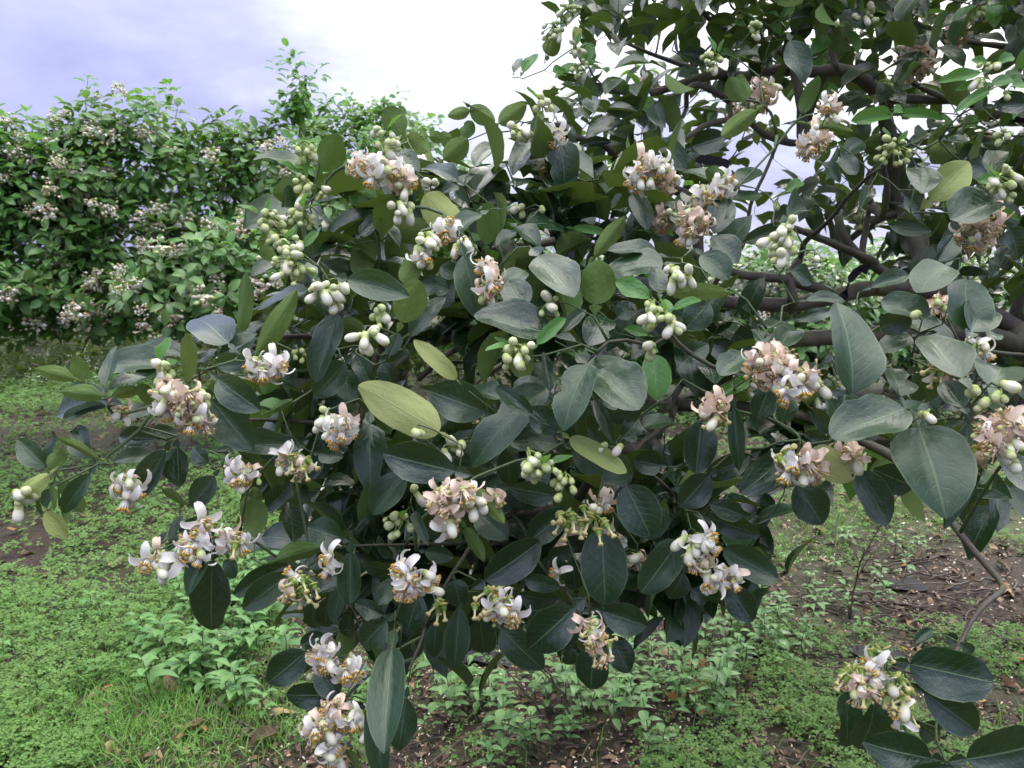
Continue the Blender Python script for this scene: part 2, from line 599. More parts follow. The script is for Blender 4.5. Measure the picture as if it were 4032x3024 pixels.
# ------------------------------------------------------------------ leaf shapes
def leaf_template(nt, nu, curl, fold, wave, seed, wing=1.0, pointed=0.0, wings=True, twist=0.0, bite=None):
    """blade 0..1 along Y, half width 0.5, top side +Z; winged stalk behind the origin"""
    rs = np.random.default_rng(seed)
    rows = []
    if wings:
        for y, w in ((-0.30, 0.013), (-0.22, 0.013), (-0.19, 0.045 * wing), (-0.11, 0.105 * wing), (-0.05, 0.12 * wing), (-0.015, 0.05 * wing)):
            rows.append((y, max(w, 0.013)))
    for k in range(nt):
        s = k / (nt - 1)
        y = 0.5 - 0.5 * math.cos(math.pi * s) if nt > 6 else s
        tt = min(1, max(0, y)) ** (0.88 + 0.12 * pointed)
        w = max(0.0, 1 - abs(2 * tt - 1) ** (2.5 - 0.9 * pointed)) ** (0.60 + 0.30 * pointed)
        w = max(w * 0.5 * (1 + 0.02 * rs.standard_normal()), 0.018 if k == 0 else 0.004)
        rows.append((y, w))
    ph = rs.uniform(0, 6.28, 3)
    V, UV = [], []
    for (y, w) in rows:
        for j in range(nu):
            u = -1 + 2 * j / (nu - 1)
            x = u * w
            if bite and y > 0 and u * bite[0] > 0:
                dx = math.hypot((y - bite[1]) / 0.16, 1)
                x *= 1 - bite[2] * math.exp(-((y - bite[1]) / 0.08) ** 2)
            z = fold * abs(x) - curl * max(y, -0.1) ** 2 * (0.6 + 0.4 * y)
            z += wave * abs(u) ** 1.5 * math.sin(7.5 * y + ph[0] + (1.3 if u > 0 else 0)) * (w * 2)
            z += 0.35 * wave * math.sin(4 * y + ph[1]) * (0.5 + w)
            z += twist * x * y
            yy = y - (0.25 * curl * curl) * max(y, 0) ** 3
            V.append((x, yy, z))
            UV.append((u * 0.5 + 0.5, y))
    return dict(V=np.array(V), T=grid_tris(len(rows), nu), uv=np.array(UV))


HI = []
for k in range(14):
    rs = random.Random(100 + k)
    HI.append(leaf_template(13, 7, curl=rs.choice([0.05, 0.12, 0.2, 0.3, 0.42, -0.08]), fold=rs.uniform(0.05, 0.4), wave=rs.uniform(0.02, 0.075),
                            seed=k, wing=rs.choice([0.5, 0.9, 1.2, 1.5]), pointed=rs.choice([0, 0, 0.2, 0.5]), twist=rs.uniform(-0.35, 0.35),
                            bite=(rs.choice([-1, 1]), rs.uniform(0.3, 0.95), rs.uniform(0.1, 0.35)) if k % 4 == 1 else None))
LO = []
for k in range(8):
    rs = random.Random(300 + k)
    LO.append(leaf_template(6, 3, curl=rs.uniform(0.05, 0.5), fold=rs.uniform(0.1, 0.5), wave=0.03, seed=40 + k, wings=False, pointed=rs.uniform(0, 0.5), twist=rs.uniform(-.4, .4)))
_mc = {}


def leaf_mesh(kind, k, lo=False):
    key = (kind, k, lo)
    if key not in _mc:
        tp = (LO if lo else HI)[k]
        _mc[key] = make_mesh('leaf', tp['V'], tp['T'], MAT[kind], tp['uv'], None, np.zeros(len(tp['V'])))
    return _mc[key]

# ------------------------------------------------------------------ ground
def ground_height(x, y):
    return 0.030 * mnoise.noise(Vector((x * 0.9, y * 0.9, 1.3))) + 0.014 * mnoise.noise(Vector((x * 3.5, y * 3.5, 4.1)))


gx = np.concatenate(([-900, -300, -100, -40, -18], np.linspace(-11, 11, 176), [18, 40, 100, 300, 900]))
gy = np.concatenate(([-900, -200, -40, -10, -3], np.linspace(0, 18, 160), [25, 40, 100, 300, 900]))
GV = np.array([(x, y, ground_height(x, y) if abs(x) < 11.01 and -0.01 < y < 18.01 else 0.0) for y in gy for x in gx])
ground = put('ground', make_mesh('ground', GV, grid_tris(len(gy), len(gx)), MAT['soil'], GV[:, :2]))
tag(ground, kind='structure')


# ------------------------------------------------------------------ flower shapes (metres, +Y outwards from the stalk)
GREEN = (0.34, 0.45, 0.12)
PALE = (0.56, 0.62, 0.28)
CREAM = (0.78, 0.78, 0.62)
WHITE = (0.88, 0.86, 0.80)
PINK = (0.88, 0.73, 0.59)
TAN = (0.62, 0.45, 0.30)
ORANGE = (0.85, 0.50, 0.09)


def as_tpl(acc):
    a = acc.arrays()
    return dict(V=a['V'], T=a['T'], uv=a['uv'], col=a['col'])


def bud_white(long=1.0, seg=9):
    a = Acc()
    pr = [(0, 0.0018), (0.0015, 0.0040), (0.0045, 0.0050), (0.0052, 0.0046), (0.0075, 0.0056), (0.0115, 0.0062), (0.0150, 0.0056), (0.0175, 0.0036), (0.0186, 0.0004)]
    co = [GREEN, GREEN, PALE, PALE, (0.72, 0.75, 0.52), (0.80, 0.79, 0.68), (0.80, 0.79, 0.66), (0.74, 0.76, 0.50), (0.66, 0.70, 0.40)]
    a.add(*[x for x in (lambda V, T, C: (V, T, None, C))(*lathe([(y * (long if y > .005 else 1), r * .9) for y, r in pr], seg, co))])
    return as_tpl(a)


def bud_green(seg=8):
    a = Acc()
    pr = [(0, 0.0014), (0.001, 0.0028), (0.0030, 0.0040), (0.0036, 0.0038), (0.0058, 0.0045), (0.0085, 0.0040), (0.0102, 0.0022), (0.0107, 0.0003)]
    co = [GREEN, GREEN, (0.46, 0.55, 0.20), (0.48, 0.57, 0.22), (0.52, 0.60, 0.26), (0.60, 0.67, 0.35), (0.64, 0.70, 0.40), (0.56, 0.62, 0.30)]
    V, T, C = lathe(pr, seg, co)
    a.add(V, T, None, C)
    return as_tpl(a)


def pistil():
    a = Acc()
    pr = [(0, 0.0012), (0.0008, 0.0040), (0.0016, 0.0058), (0.0026, 0.0056), (0.0030, 0.0030), (0.0055, 0.0038), (0.0085, 0.0032), (0.0095, 0.0015), (0.0180, 0.0013),
          (0.0188, 0.0026), (0.0205, 0.0034), (0.0220, 0.0030), (0.0226, 0.0005)]
    co = [GREEN, (0.46, 0.5, 0.13), (0.52, 0.54, 0.16), (0.50, 0.50, 0.15), (0.30, 0.40, 0.08), (0.16, 0.30, 0.05), (0.22, 0.36, 0.07), (0.62, 0.64, 0.32), (0.70, 0.68, 0.38),
          (0.66, 0.62, 0.30), (0.68, 0.60, 0.28), (0.62, 0.54, 0.25), (0.55, 0.45, 0.20)]
    V, T, C = lathe(pr, 8, co)
    a.add(V, T, None, C)
    return as_tpl(a)


def flower(seed, aged):
    rs = random.Random(seed)
    a = Acc()
    V, T, C = lathe([(0, 0.0013), (0.001, 0.0036), (0.003, 0.0046), (0.0038, 0.0036)], 7, [GREEN, GREEN, PALE, PALE])
    a.add(V, T, None, C)
    npet = rs.choice([4, 5, 5])
    for p in range(npet):
        if aged and rs.random() < 0.22:
            continue
        az = 2 * math.pi * (p + rs.uniform(-.15, .15)) / npet
        ln = rs.uniform(0.019, 0.025)
        wd = rs.uniform(0.0028, 0.0038)
        f0 = math.radians(rs.uniform(15, 40) if not aged else rs.uniform(10, 60))
        f1 = math.radians(rs.uniform(115, 215) if not aged else rs.uniform(120, 260))
        tw = rs.uniform(-.5, .5)
        Vp, Cp = [], []
        y, rr = 0.003, 0.0026
        nr = 7
        tipc = (0.80, 0.58, 0.43) if rs.random() < .7 else TAN
        for k in range(nr):
            s = k / (nr - 1)
            ang = f0 + (f1 - f0) * s
            if k:
                y += math.cos(ang) * ln / (nr - 1)
                rr += math.sin(ang) * ln / (nr - 1)
            w = wd * (0.75 + 0.65 * math.sin(math.pi * min(1, s * 0.95 + 0.05)) ** 0.8) * (1 if k < nr - 1 else 0.5)
            for u in (-1, 0, 1):
                off = w * u
                cup = 0.0016 * (u * u) * (1 if not aged else rs.uniform(0.2, 1.6))
                # cross-section bends towards the inside of the curl
                yy = y + math.sin(ang) * cup
                r2 = rr - math.cos(ang) * cup
                sx = off + tw * 0.004 * s
                Vp.append((r2 * math.cos(az) - sx * math.sin(az), yy, r2 * math.sin(az) + sx * math.cos(az)))
                if aged:
                    m_ = 0.25 + 0.75 * s * rs.uniform(.6, 1)
                    Cp.append(tuple(PINK[i] * (1 - m_ * .5) + tipc[i] * m_ * .5 for i in range(3)))
                else:
                    Cp.append(WHITE if k > 1 else CREAM)
        a.add(Vp, grid_tris(nr, 3), None, Cp)
    # stamens: a tube of filaments with orange anthers
    fc = (0.82, 0.79, 0.72) if not aged else (0.74, 0.62, 0.48)
    an = ORANGE if not aged else (0.66, 0.46, 0.22)
    ns = 13
    for k in range(ns):
        if aged and rs.random() < 0.3:
            continue
        az = 2 * math.pi * k / ns
        spread = rs.uniform(0.0045, 0.0062) * (1 if not aged else rs.uniform(.7, 1.7))
        h = rs.uniform(0.0135, 0.0168)
        c, s_ = math.cos(az), math.sin(az)
        w = 0.0013
        r0 = 0.0030
        Vq = [((r0) * c - w * s_, 0.004, r0 * s_ + w * c), (r0 * c + w * s_, 0.004, r0 * s_ - w * c),
              (r0 * 1.25 * c - w * s_, 0.0085, r0 * 1.25 * s_ + w * c), (r0 * 1.25 * c + w * s_, 0.0085, r0 * 1.25 * s_ - w * c),
              (spread * c - w * .5 * s_, h, spread * s_ + w * .5 * c), (spread * c + w * .5 * s_, h, spread * s_ - w * .5 * c)]
        a.add(Vq, [(0, 1, 3), (0, 3, 2), (2, 3, 5), (2, 5, 4)], None, [fc] * 6)
        # anther: small elongated octahedron
        d = np.array([c * rs.uniform(.2, .8), 1.0, s_ * rs.uniform(.2, .8)])
        M = frame(d, (s_, .2, c), 0.0013, 0.0027, 0.0013, (spread * c, h + 0.0008, spread * s_))
        O = np.array([(1, 0, 0), (0, 0, 1), (-1, 0, 0), (0, 0, -1), (0, 1, 0), (0, -1, 0)], float)
        a.add(O @ M[:, :3].T + M[:, 3], [(0, 4, 1), (1, 4, 2), (2, 4, 3), (3, 4, 0), (1, 5, 0), (2, 5, 1), (3, 5, 2), (0, 5, 3)], None, [an] * 6)
    V, T, C = lathe([(0.010, 0.0012), (0.0166, 0.0012), (0.0172, 0.0026), (0.0188, 0.0028), (0.0196, 0.0004)], 7, [PALE, PALE, (0.62, 0.62, 0.3), (0.6, 0.6, 0.3), (0.5, 0.5, 0.22)])
    a.add(V, T, None, C)
    return as_tpl(a)


TPL = {'bud': [bud_white(l) for l in (0.9, 1.12, 1.3)], 'green_bud': [bud_green()], 'flower': [flower(s, False) for s in range(5)],
       'aged_flower': [flower(20 + s, True) for s in range(5)], 'pistil': [pistil()]}
FM = {k: [make_mesh(k, t_['V'], t_['T'], MAT['flower'], None, t_['col'], np.zeros(len(t_['V']))) for t_ in v] for k, v in TPL.items()}
MIX = {  # green bud, white bud, fresh flower, aged flower, bare pistil
    'b': (0.86, 0.14, 0, 0, 0), 'w': (0.30, 0.66, 0.04, 0, 0), 'f': (0.10, 0.26, 0.54, 0.10, 0), 'p': (0.06, 0.14, 0.14, 0.60, 0.06),
    's': (0.0, 0.04, 0.04, 0.10, 0.82), 'm': (0.08, 0.24, 0.28, 0.26, 0.14)}
KEYS = ('green_bud', 'bud', 'flower', 'aged_flower', 'pistil')
SIZE = {'green_bud': 0.011, 'bud': 0.018, 'flower': 0.022, 'aged_flower': 0.022, 'pistil': 0.023}


def cluster_plan(center, R, typ, rs, toward=None):
    """root, list of (kind, variant, matrix 3x4, stalk base point)"""
    center = np.asarray(center, float)
    toward = unit(CP - center) if toward is None else toward
    up = np.array([0, 0, 1.0])
    root = center + up * R * rs.uniform(0.15, 0.55) - toward * R * rs.uniform(0.3, 0.6) + np.array([rs.uniform(-.4, .4) * R, 0, 0])
    dens = {'b': 1.8, 'w': 1.6, 'f': 1.4, 'p': 1.6, 's': 1.5, 'm': 1.6}[typ]
    n = int(max(3, min(32, dens * 15 * (R / 0.042) ** 1.7)))
    if R < 0.012:
        n = 1 if R < 0.008 else 2
    pts, els = [], []
    tries = 0
    while len(pts) < n and tries < n * 40:
        tries += 1
        v = np.array([rs.gauss(0, 1), rs.gauss(0, 1), rs.gauss(0, 1)])
        v = unit(v) * rs.random() ** 0.45
        q = center + v * R * 0.85 + toward * R * 0.15
        if (q - root) @ toward < -0.1 * R and rs.random() < .7:
            continue
        if any(np.linalg.norm(q - p_) < (0.0078 if typ in 'bws' else 0.0086) for p_ in pts):
            continue
        pts.append(q)
    for q in pts:
        k = rs.choices(KEYS, MIX[typ])[0]
        d = unit(unit(q - root) - 0.12 * toward + np.array([rs.uniform(-.75, .75), rs.uniform(-.4, .4), rs.uniform(-1.1, .25)]))
        var = rs.randrange(len(TPL[k]))
        sc = rs.uniform(0.9, 1.3) if k != 'green_bud' else rs.uniform(0.8, 1.5)
        base = q - d * SIZE[k] * 0.5 * sc
        M = frame(d, np.array([rs.gauss(0, 1), rs.gauss(0, 1), rs.gauss(0, 1)]), sc, sc, sc, base)
        els.append((k, var, M, base, d))
    return root, els


def stalks(acc, root, els, rs, r=0.0011, col=(0.26, 0.36, 0.10)):
    for (k, var, M, base, d) in els:
        mid = root * 0.5 + base * 0.5 - d * np.linalg.norm(base - root) * 0.22
        p = smooth_path([root, mid, base], 0.02)
        V, T = tube(p, np.linspace(r * 1.25, r, len(p)), 4)
        acc.add(V, T, None, np.tile(col, (len(V), 1)), rs.random())


# ------------------------------------------------------------------ the near pomelo tree: survey of leaves
# crop, then (blade base u,v, tip u,v, width, look[, depth])
DEPTH = dict(A=1.28, B=1.38, C=1.55, D=1.12, E=1.10, F=1.0, G=1.12, H=1.16, I=1.08)
LEAVES = {
 'A': [(1975,1060,1665,1035,100,'g'),(2000,1230,1790,1260,200,'u'),(2080,1110,2215,905,180,'u'),(1970,1600,2050,1490,60,'y',1.2),(1880,1560,1915,1450,45,'y',1.2),
       (1690,1590,1760,1680,90,'u'),(2060,1650,2212,1490,95,'g'),(2000,1340,2225,1310,70,'g'),(1860,1500,1940,1410,110,'u'),(2100,1420,2240,1560,120,'m',1.4)],
 'B': [(395,870,280,705,170,'u',1.3),(420,880,550,965,130,'u',1.32),(570,885,705,880,75,'u'),(340,990,510,1090,110,'g',1.28),(755,1180,510,1000,150,'g',1.3),(660,1035,820,920,140,'u',1.45),
       (865,1085,1020,825,135,'g',1.32),(880,1235,1050,1005,170,'g',1.36),(650,1255,855,1105,85,'m',1.3),(1250,920,1120,1100,150,'g',1.32),(1400,900,1480,1215,205,'d',1.28),
       (930,1290,1060,1180,150,'d',1.38),(1010,1330,1180,1275,85,'g'),(1070,1185,1330,1215,70,'g'),(1205,1455,1482,1405,140,'g',1.25),(1130,1470,1285,1575,130,'g',1.22),(1130,1500,1010,1590,110,'g',1.24),
       (940,1585,960,1330,145,'u',1.24),(740,1480,560,1262,200,'Y',1.25),(905,1390,690,1535,110,'g',1.2),(880,1375,700,1420,100,'d',1.28),(10,1250,235,1290,210,'u',1.36),(150,1345,320,1320,80,'d'),
       (120,1525,275,1390,105,'m',1.28),(320,1490,320,1400,80,'d'),(110,1400,210,1610,120,'u',1.36),(1640,1665,1820,1430,105,'u',1.2),(1500,1480,1705,1520,55,'y',1.3),(1960,1490,2175,1480,85,'y',1.3),
       (1890,1260,1965,1490,125,'m',1.28),(2010,1260,2050,1580,62,'u',1.3),(2050,1655,1740,1610,130,'g',1.15),(2200,830,2120,1115,90,'m',1.4),(1510,275,1550,130,65,'Y',1.75),(1600,390,1600,255,90,'y',1.75),
       (1920,680,2045,710,105,'y',1.75),(1370,465,1475,440,95,'y',1.75),(1180,470,1265,340,75,'y',1.75),(835,690,985,775,120,'u',1.6),(835,715,695,745,75,'u',1.6),(780,885,850,800,120,'u',1.55),
       (1020,800,1190,685,120,'u',1.55),(1530,945,1745,905,55,'d',1.6),(1560,1065,1720,1000,95,'m',1.6),(1490,770,1560,690,90,'m',1.7),(1560,640,1690,560,140,'d',1.75),(1500,60,1640,100,110,'g',1.8),(1630,110,1800,20,90,'g',1.8),
       (300,1150,170,1230,60,'m',1.4),(1750,1380,1880,1320,60,'m',1.6),(1120,470,1160,340,60,'m',1.75),(1340,360,1400,210,110,'u',1.85)],
 'C': [(700,262,790,515,200,'d',1.4),(390,655,295,520,120,'u',1.38),(412,650,360,495,105,'u',1.4),(480,715,270,865,115,'u',1.36),(770,730,850,530,92,'u',1.4),(800,800,1072,865,80,'u',1.38),
       (680,1410,1018,1160,170,'g',1.3),(665,1245,845,1110,72,'y',1.35),(1350,750,1050,825,75,'y',1.5),(1370,745,1680,765,70,'y',1.5),(1375,725,1460,670,65,'y',1.5),(1150,1345,1340,1145,75,'g',1.45),
       (1560,1085,1440,1275,180,'g',1.3),(1600,1300,1830,1060,200,'Y',1.28),(2030,1300,1730,1440,200,'g',1.22),(1985,1130,2215,870,110,'g',1.4),(2010,690,2230,680,120,'d',1.4),(1935,470,1685,510,75,'y',1.4),
       (1980,590,1750,715,62,'y',1.38),(1985,548,1800,560,70,'y',1.42),(2000,545,2140,510,85,'y',1.4),(2140,560,2240,520,100,'y',1.4),(2040,420,2180,320,65,'y',1.42),(1970,415,1890,370,60,'y',1.42),
       (1520,905,1760,770,120,'g',1.5),(1720,912,1965,880,90,'g',1.5),(1600,975,1785,980,150,'u',1.5),(1840,1060,2010,1135,150,'d',1.5),(1440,1270,1560,1400,190,'d',1.45),(1050,1000,1185,900,110,'m',1.6),
       (1000,90,1180,190,120,'m',1.6),(1215,95,1340,200,90,'g',1.62),(690,120,975,45,80,'d',1.6),(565,165,645,195,85,'y',1.6),(640,130,725,10,62,'y',1.6),(620,110,520,40,42,'y',1.6),(1890,240,2025,300,110,'g',1.7),
       (215,1170,30,1070,130,'g',1.32),(265,1150,150,1100,105,'u',1.3),(375,1195,515,1030,115,'g',1.4),(330,1290,530,1240,120,'g',1.4),(290,1285,180,1510,165,'m',1.22),(190,1530,330,1700,270,'m',1.2),
       (400,1570,650,1480,105,'d',1.4),(2035,1160,1870,1190,62,'y',1.35),(1650,1690,1800,1520,130,'d',1.4),(2120,1480,2230,1660,180,'v',1.35),(0,345,175,380,115,'d',1.7),(100,450,-20,490,100,'m',1.7),
       (1040,1010,1100,1140,110,'d',1.5),(900,1060,1010,1160,80,'m',1.55),(1180,620,1080,600,60,'g',1.7),(330,150,440,140,70,'y',1.7),(250,360,340,320,70,'y',1.7),(60,950,250,900,140,'v',1.6)],
 'D': [(1480,565,1115,315,225,'g',1.08),(1190,650,895,572,110,'g',1.14),(1065,700,770,715,140,'g',1.1),(1210,815,1275,505,92,'u',1.04),(1655,650,1978,255,110,'u',1.1),(1610,690,1378,690,125,'d',1.06),(1410,795,1685,990,205,'d',1.02),
       (1370,930,1625,1240,225,'d',1.05),(1500,1245,1940,1170,135,'m',1.15),(665,905,408,875,105,'u',1.0),(700,960,200,945,175,'g',1.03),(680,845,668,575,110,'m',1.02),(540,805,510,650,110,'u',1.04),(485,800,272,730,90,'u',1.05),
       (705,870,862,750,95,'g',1.03),(720,915,900,860,75,'u',1.05),(690,980,445,1060,60,'g',1.04),(990,1000,812,1045,100,'g',1.12),(1005,1185,752,1170,135,'d',1.08),(990,1120,1130,1145,75,'d',1.12),(305,1370,118,1195,140,'d',1.0),
       (315,1335,370,1180,85,'d',1.02),(315,1375,425,1240,115,'u',.99),(595,1310,435,1100,140,'d',1.03),(640,1312,430,1170,58,'u',1.01),(320,1415,103,1575,110,'Y',.98),(585,1410,425,1655,120,'d',1.0),(320,1480,350,1645,60,'u',1.0),
       (390,1450,480,1670,105,'u',1.02),(330,1500,255,1670,90,'d',1.02),(1075,1260,885,1565,175,'d',1.06),(1150,1240,1165,1480,175,'d',1.1),(1390,1425,1260,1615,155,'d',1.12),(1010,1275,800,1305,90,'g',1.14),(1050,1510,1168,1610,62,'u',1.1),
       (2185,375,2058,795,185,'d',1.1),(2240,690,2030,900,205,'d',1.12),(1990,225,1640,300,120,'g',1.18),(1570,490,1615,135,115,'u',1.16),(1680,320,1905,390,130,'u',1.22),(2065,1280,2230,1300,100,'d',1.14),(1750,1010,1905,930,52,'u',1.12),
       (1420,640,1620,490,80,'g',1.1),(1880,640,1800,720,80,'d',1.25),(1560,1690,1720,1480,115,'u',1.15),(1720,1650,1890,1470,115,'d',1.2),(1480,540,1700,420,90,'m',1.2),(1240,700,1340,590,100,'g',1.13),(870,820,1000,740,110,'g',1.08),
       (900,830,960,960,90,'u',1.1),(1350,1340,1200,1240,120,'d',1.2),(1800,1290,1980,1190,110,'d',1.25)],
 'E': [(40,150,418,245,185,'d',1.02),(795,0,902,395,205,'d',1.08),(1180,320,1085,165,185,'g',1.05),(1060,195,1195,60,160,'m',1.12),(1280,0,1465,262,270,'g',1.04),(1645,312,1660,45,230,'u',1.0),(2085,50,1695,60,210,'g',1.1),
       (1400,520,882,340,200,'g',1.0),(1270,572,1445,398,80,'y',.97),(1600,580,1765,310,190,'m',1.05),(1590,690,1850,955,310,'g',1.02),(1605,710,1395,1015,190,'g',.97),(1395,1150,1235,985,165,'d',1.0),(1240,1030,1010,850,120,'d',.99),
       (1335,850,825,1235,220,'g',1.04),(1030,930,755,800,150,'g',1.1),(635,1140,145,850,250,'Y',1.0),(935,1010,575,870,250,'d',1.06),(735,1395,268,1290,250,'d',1.0),(745,797,480,545,110,'Y',1.05),(2020,640,2030,910,180,'y',1.08),
       (1995,270,1795,150,125,'y',1.05),(2110,390,2105,250,92,'y',1.03),(2060,240,2060,60,130,'m',1.08),(1990,510,1840,465,60,'y',1.08),(1945,1110,2190,1040,110,'g',1.2),(1820,1180,1955,1060,150,'d',1.15),(1480,1180,1830,1395,130,'Y',.99),
       (1500,1250,1870,1420,220,'d',1.06),(1090,1500,1385,1560,150,'v',1.05),(1850,1490,1990,1790,260,'d',1.06),(2070,1355,1890,1320,160,'d',1.18),(390,430,505,170,205,'u',1.06),(410,180,485,0,140,'u',1.12),(185,1090,225,1450,190,'m',1.08),
       (430,1420,190,1630,170,'m',1.06),(270,690,330,830,150,'d',1.18),(20,740,60,940,140,'d',1.15),(310,640,370,510,100,'d',1.1),(1080,1200,1400,1180,140,'m',1.06),(700,1290,845,1340,100,'d',1.1),(520,185,695,200,130,'d',1.12),
       (1430,500,1590,330,78,'m',1.05),(1350,880,1320,620,72,'m',1.02),(830,1500,1060,1710,100,'u',1.0),(2115,225,2510,225,95,'u',1.0),(545,1050,640,905,115,'g',1.12),(900,1260,940,1370,80,'d',1.1),(1640,930,1735,1180,80,'m',1.05),
       (1120,900,1330,840,200,'g',1.12),(1570,1010,1620,1200,200,'v',1.12),(1690,960,1850,900,170,'m',1.12),(1060,1250,1100,1500,140,'v',1.12),(760,130,640,60,120,'d',1.15),(1790,400,1900,300,150,'d',1.12),(1690,250,1840,180,90,'g',1.15),
       (600,330,720,180,160,'v',1.2),(450,520,640,240,120,'d',1.15),(1520,880,1590,1010,150,'v',1.1),(1750,1250,1600,1120,90,'v',1.1),(100,640,200,830,120,'d',1.2),(1950,980,1700,1020,160,'v',1.15)],
 'F': [(1095,890,1130,262,390,'d',.95),(1440,985,932,1150,235,'g',.93),(1415,905,1500,610,265,'g',.98),(1810,790,1800,465,310,'g',.92),(1815,985,1805,800,165,'g',.93),(1850,490,1900,158,310,'m',1.0),(1870,490,2140,275,210,'g',1.0),
       (2010,850,2240,640,240,'g',.95),(1530,1110,1490,1530,440,'g',.95),(1845,1090,1585,1655,180,'m',.97),(2030,1270,2240,1620,230,'g',.92),(430,640,200,760,145,'g',1.06),(545,595,500,465,110,'g',1.05),(610,600,838,408,155,'g',1.04),
       (430,800,240,880,90,'y',1.1),(560,850,480,1060,165,'d',1.06),(335,980,345,1372,90,'d',1.0),(120,1080,80,1392,205,'d',1.06),(440,1290,150,1440,150,'d',1.1),(690,1270,380,1510,190,'d',1.05),(840,1250,1055,1445,185,'Y',1.0),
       (740,1480,880,1720,320,'d',1.05),(1150,1400,1300,1720,230,'d',1.02),(1790,1250,1700,1520,160,'v',1.04),(1590,410,1375,290,165,'g',1.05),(1710,60,1470,200,180,'g',1.05),(1220,205,1555,85,80,'m',1.1),(800,292,1065,270,70,'g',1.12),
       (715,412,992,350,80,'d',1.08),(1460,430,1700,520,130,'g',1.1),(1280,470,1445,390,150,'v',1.1),(170,300,20,470,210,'d',1.1),(700,100,845,150,150,'m',1.1),(120,-10,270,145,225,'m',1.12),(940,1150,850,1000,100,'d',1.0),
       (1500,760,1650,960,190,'v',1.05),(1480,520,1280,590,170,'g',1.08),(1110,1130,1300,1150,110,'d',1.02),(780,1150,965,1200,85,'d',1.1),(170,1420,-10,1620,200,'d',1.08),(400,1680,180,1610,130,'d',1.1),(1960,880,2060,1050,110,'g',.98),
       (1040,1010,1075,900,110,'m',.96),(1450,1040,1400,920,60,'g',.95),(950,920,1010,1080,110,'d',1.06),(700,920,640,1060,130,'d',1.1),(1990,540,2080,490,90,'g',1.06),(1700,1000,1790,960,80,'m',1.02),(30,660,160,560,120,'d',1.15),
       (1500,1490,1250,1400,170,'v',1.04)],
 'G': [(1380,310,1360,800,245,'d',1.05),(1365,180,1270,485,125,'m',1.0),(1880,400,1600,605,175,'d',1.12),(1870,330,1565,500,150,'d',1.16),(1790,315,2065,230,135,'u',1.1),(1640,-90,1640,148,150,'u',1.1),(1160,135,1355,50,110,'d',1.12),
       (1095,195,1140,38,72,'m',1.08),(1090,250,1205,140,62,'m',1.06),(1010,225,1060,140,50,'m',1.1),(1985,905,1745,1095,200,'d',1.1),(1920,1055,2055,920,80,'u',1.12),(2200,1190,1878,1180,175,'d',1.1),(2190,1190,2055,1010,180,'d',1.08),
       (2215,1260,2045,1650,110,'u',1.02),(2040,1320,2010,1470,80,'d',1.04),(1480,300,1510,425,90,'d',1.1),(2220,170,1995,100,200,'d',1.12),(2215,480,2160,695,110,'d',1.15),(300,-5,420,168,110,'Y',.99),(400,-10,450,85,120,'u',1.02),
       (2030,590,2010,770,120,'v',1.2),(2120,560,2080,780,130,'v',1.18),(2100,800,1960,850,110,'d',1.2)],
 'H': [(62,262,62,572,140,'d',1.08),(270,665,78,600,110,'d',1.1),(295,700,105,893,180,'d',1.08),(650,-50,690,275,300,'v',1.12),(880,0,1060,130,180,'m',1.12),(800,100,918,318,88,'u',1.06),(930,442,1285,220,230,'d',1.1),(1210,200,1455,-20,170,'d',1.14),
       (1690,110,1700,562,285,'d',1.08),(1510,620,1205,893,250,'d',1.05),(1190,445,1408,480,105,'d',1.12),(1150,530,1395,590,130,'v',1.14),(1560,720,1390,862,115,'d',1.06),(1690,640,1978,742,195,'d',1.1),(1590,625,1690,640,60,'d',1.1),
       (1640,885,1608,1142,240,'d',1.1),(1745,800,1860,1025,170,'d',1.14),(1490,880,1470,1000,140,'d',1.14),(2190,195,1940,492,225,'d',1.1),(2215,390,2130,560,150,'d',1.14),(730,442,775,612,165,'d',1.12),(500,530,430,752,185,'d',1.14),
       (620,700,590,945,110,'d',1.12),(765,620,740,982,155,'d',1.14),(900,700,920,942,180,'v',1.16),(1040,760,1290,992,200,'d',1.16),(330,882,350,1285,225,'g',1.02),(420,1205,380,1512,180,'d',1.06),(215,1150,290,1652,100,'m',1.0),
       (110,1540,235,1612,80,'Y',1.05),(30,1540,110,1680,72,'u',1.03),(160,1250,20,1300,90,'d',1.1),(540,255,720,290,100,'d',1.16),(470,0,565,172,72,'m',1.1),(150,340,385,420,110,'v',1.18),(240,600,335,450,110,'m',1.12),
       (370,960,530,790,130,'v',1.16),(1780,-20,1965,160,180,'v',1.14),(1960,160,2095,-10,150,'d',1.12),(560,150,720,120,110,'v',1.2),(330,300,240,170,90,'v',1.22),(1340,300,1500,230,110,'v',1.2),(1520,500,1490,300,130,'v',1.2),
       (60,660,20,830,110,'v',1.2),(180,760,240,560,100,'v',1.2),(960,640,1080,460,110,'v',1.22),(1700,340,1850,480,130,'v',1.22)],
 'I': [(140,28,518,145,150,'d',1.1),(262,240,598,425,185,'d',1.08),(300,480,425,682,185,'d',1.12),(60,500,150,585,140,'d',1.16),(1472,985,1935,1060,300,'d',1.02),(1350,1010,1470,985,115,'d',1.04),(1560,1165,1900,1405,235,'d',1.04),
       (1840,1600,2310,1470,370,'d',.92),(1060,1165,1065,1505,180,'d',1.08),(1240,1225,1200,1565,240,'d',1.05),(1610,1600,1225,1530,255,'d',.98),(1480,1680,1710,1620,100,'d',.96),(1540,1370,1690,1485,150,'v',1.08),(1720,1620,1835,1598,100,'d',.93),
       (1500,850,1640,770,62,'m',1.15),(1700,800,1800,860,100,'d',1.14),(1810,860,1890,925,110,'d',1.12),(2080,1700,2250,1560,160,'d',.95)],
}
